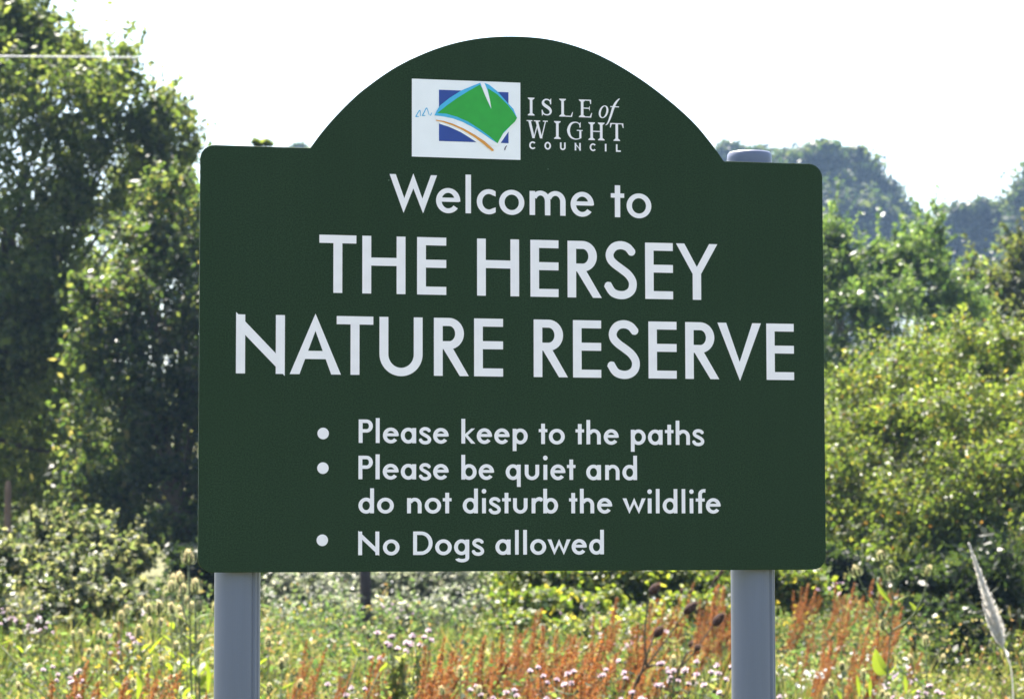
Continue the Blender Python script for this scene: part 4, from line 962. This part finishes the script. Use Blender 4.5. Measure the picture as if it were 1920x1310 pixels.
# ------------------------------------------------------------------ pale grass plume
b = at(1900, 1310, 15); root = thing('plume_grass', (b.x, b.y, float(gz(15))), 'pale silvery feathery grass plume leaning left in front of the shade-coloured shrub', 'wild plant'); b0 = Vector((b.x, b.y, float(gz(15))))
def L15(q): return np.array(at(q[0], q[1], 15) - b0)
st = MB(); C = cat_rom([(0, 0, 0), L15((1899, 1285)), L15((1886, 1225)), L15((1872, 1190)), L15((1850, 1120)), L15((1820, 1028))], 5)
st.tube(C, np.linspace(.005, .001, len(C)), 5); st.build('stem', MT['plume'], root)
def plume(P, wpx, n):
    C = cat_rom([L15(q) for q in P], 8); m = len(C); V = []; F = []
    T = np.gradient(C, axis=0); T /= np.linalg.norm(T, axis=1)[:, None]
    for k in range(n):
        t = random.random() ** .8; i = min(int(t * (m - 1)), m - 2); p0 = C[i] + (C[i + 1] - C[i]) * random.random()
        wid = wpx * 15 / FPX * math.sin(min(1, (1 - t) * 1.25 + .06) * 1.57) * (1 if t > .1 else .45 + 5 * t)
        off = rng.normal(size=3) * np.array([1, 1, .3]); off /= np.linalg.norm(off)
        q = p0 + off * wid * (.3 + .7 * random.random()) + T[i] * .035
        s = np.cross(q - p0, rng.normal(size=3)); s /= np.linalg.norm(s) + 1e-9; s *= .0018
        b_ = len(V); V += [tuple(p0 - s), tuple(p0 + s), tuple(q + s * .5), tuple(q - s * .5)]; F.append((b_, b_ + 1, b_ + 2, b_ + 3))
    mesh('plume', np.array(V), F, MT['plume'], root)
plume([(1880, 1215), (1868, 1170), (1848, 1110), (1820, 1028)], 15, 2600)
plume([(1876, 1212), (1862, 1180), (1846, 1142)], 8, 800)
lf = MB(); lf.strip([L15(q) for q in ((1884, 1217), (1888, 1224), (1891, 1230))], [.004, .011, .003], (.8, .3, .4), .2); lf.build('leaf', MT['plume'], root)

# ------------------------------------------------------------------ old posts and the overhead cable
b = at(684, 1200, 26); pr = thing('fence_post', (b.x, b.y, float(gz(26))), 'dark weathered wooden fence post rising behind the panel in the gap under the sign', 'post')
mb = MB(); mb.tube([(0, 0, -.1), (.005, 0, .6), (.0, 0, 1.35), (-.004, 0, 1.72)], [.058, .056, .052, .050], 9); o = mb.build('shaft', MT['post_wood'], pr, smooth=False)
mb = MB()
for zz in (1.15, 1.5): mb.tube([(-.062, -.02, zz), (0, -.062, zz), (.062, -.02, zz), (.05, .05, zz), (-.05, .05, zz), (-.062, -.02, zz)], .0025, 4)
mb.build('wire_wrap', MT['clamp'], pr)
b = at(14, 1000, 30); pr = thing('wooden_stake', (b.x, b.y, float(gz(30))), 'short brown wooden stake at the left edge above the bramble mound', 'post')
mb = MB(); mb.tube([(0, 0, -.1), (.0, 0, 1.2), (.004, 0, 1.66), (.004, 0, 1.74)], [.042, .040, .038, .024], 7); mb.build('shaft', MT['stake_wood'], pr, smooth=False)
A0, A1 = at(-900, 98, 36), at(2900, 124, 39)
ca = MB(); P = [np.array(A0.lerp(A1, t)) + np.array([0, 0, -.02 * math.sin(math.pi * t)]) for t in np.linspace(0, 1, 40)]
ca.tube(P, .011, 8)
tag(ca.build('overhead_cable', MT['cable'], None), 'thin pale overhead cable crossing in front of the tall left tree', 'cable')

# ------------------------------------------------------------------ summer haze
hv = [(sx, sy, sz) for sz in (-1.2, 62) for sx, sy in ((-260, -60), (260, -60), (260, 450), (-260, 450))]
hm = bpy.data.materials.new('haze_air'); hm.use_nodes = True
nt = hm.node_tree; nt.nodes.clear()
ou = nt.nodes.new('ShaderNodeOutputMaterial'); pv = nt.nodes.new('ShaderNodeVolumePrincipled')
pv.inputs['Color'].default_value = (.42, .64, 1, 1); pv.inputs['Density'].default_value = .00028; pv.inputs['Anisotropy'].default_value = .2
nt.links.new(pv.outputs[0], ou.inputs['Volume'])
tag(mesh('haze', hv, [(3, 2, 1, 0), (4, 5, 6, 7), (0, 1, 5, 4), (1, 2, 6, 5), (2, 3, 7, 6), (3, 0, 4, 7)], hm), kind='stuff')
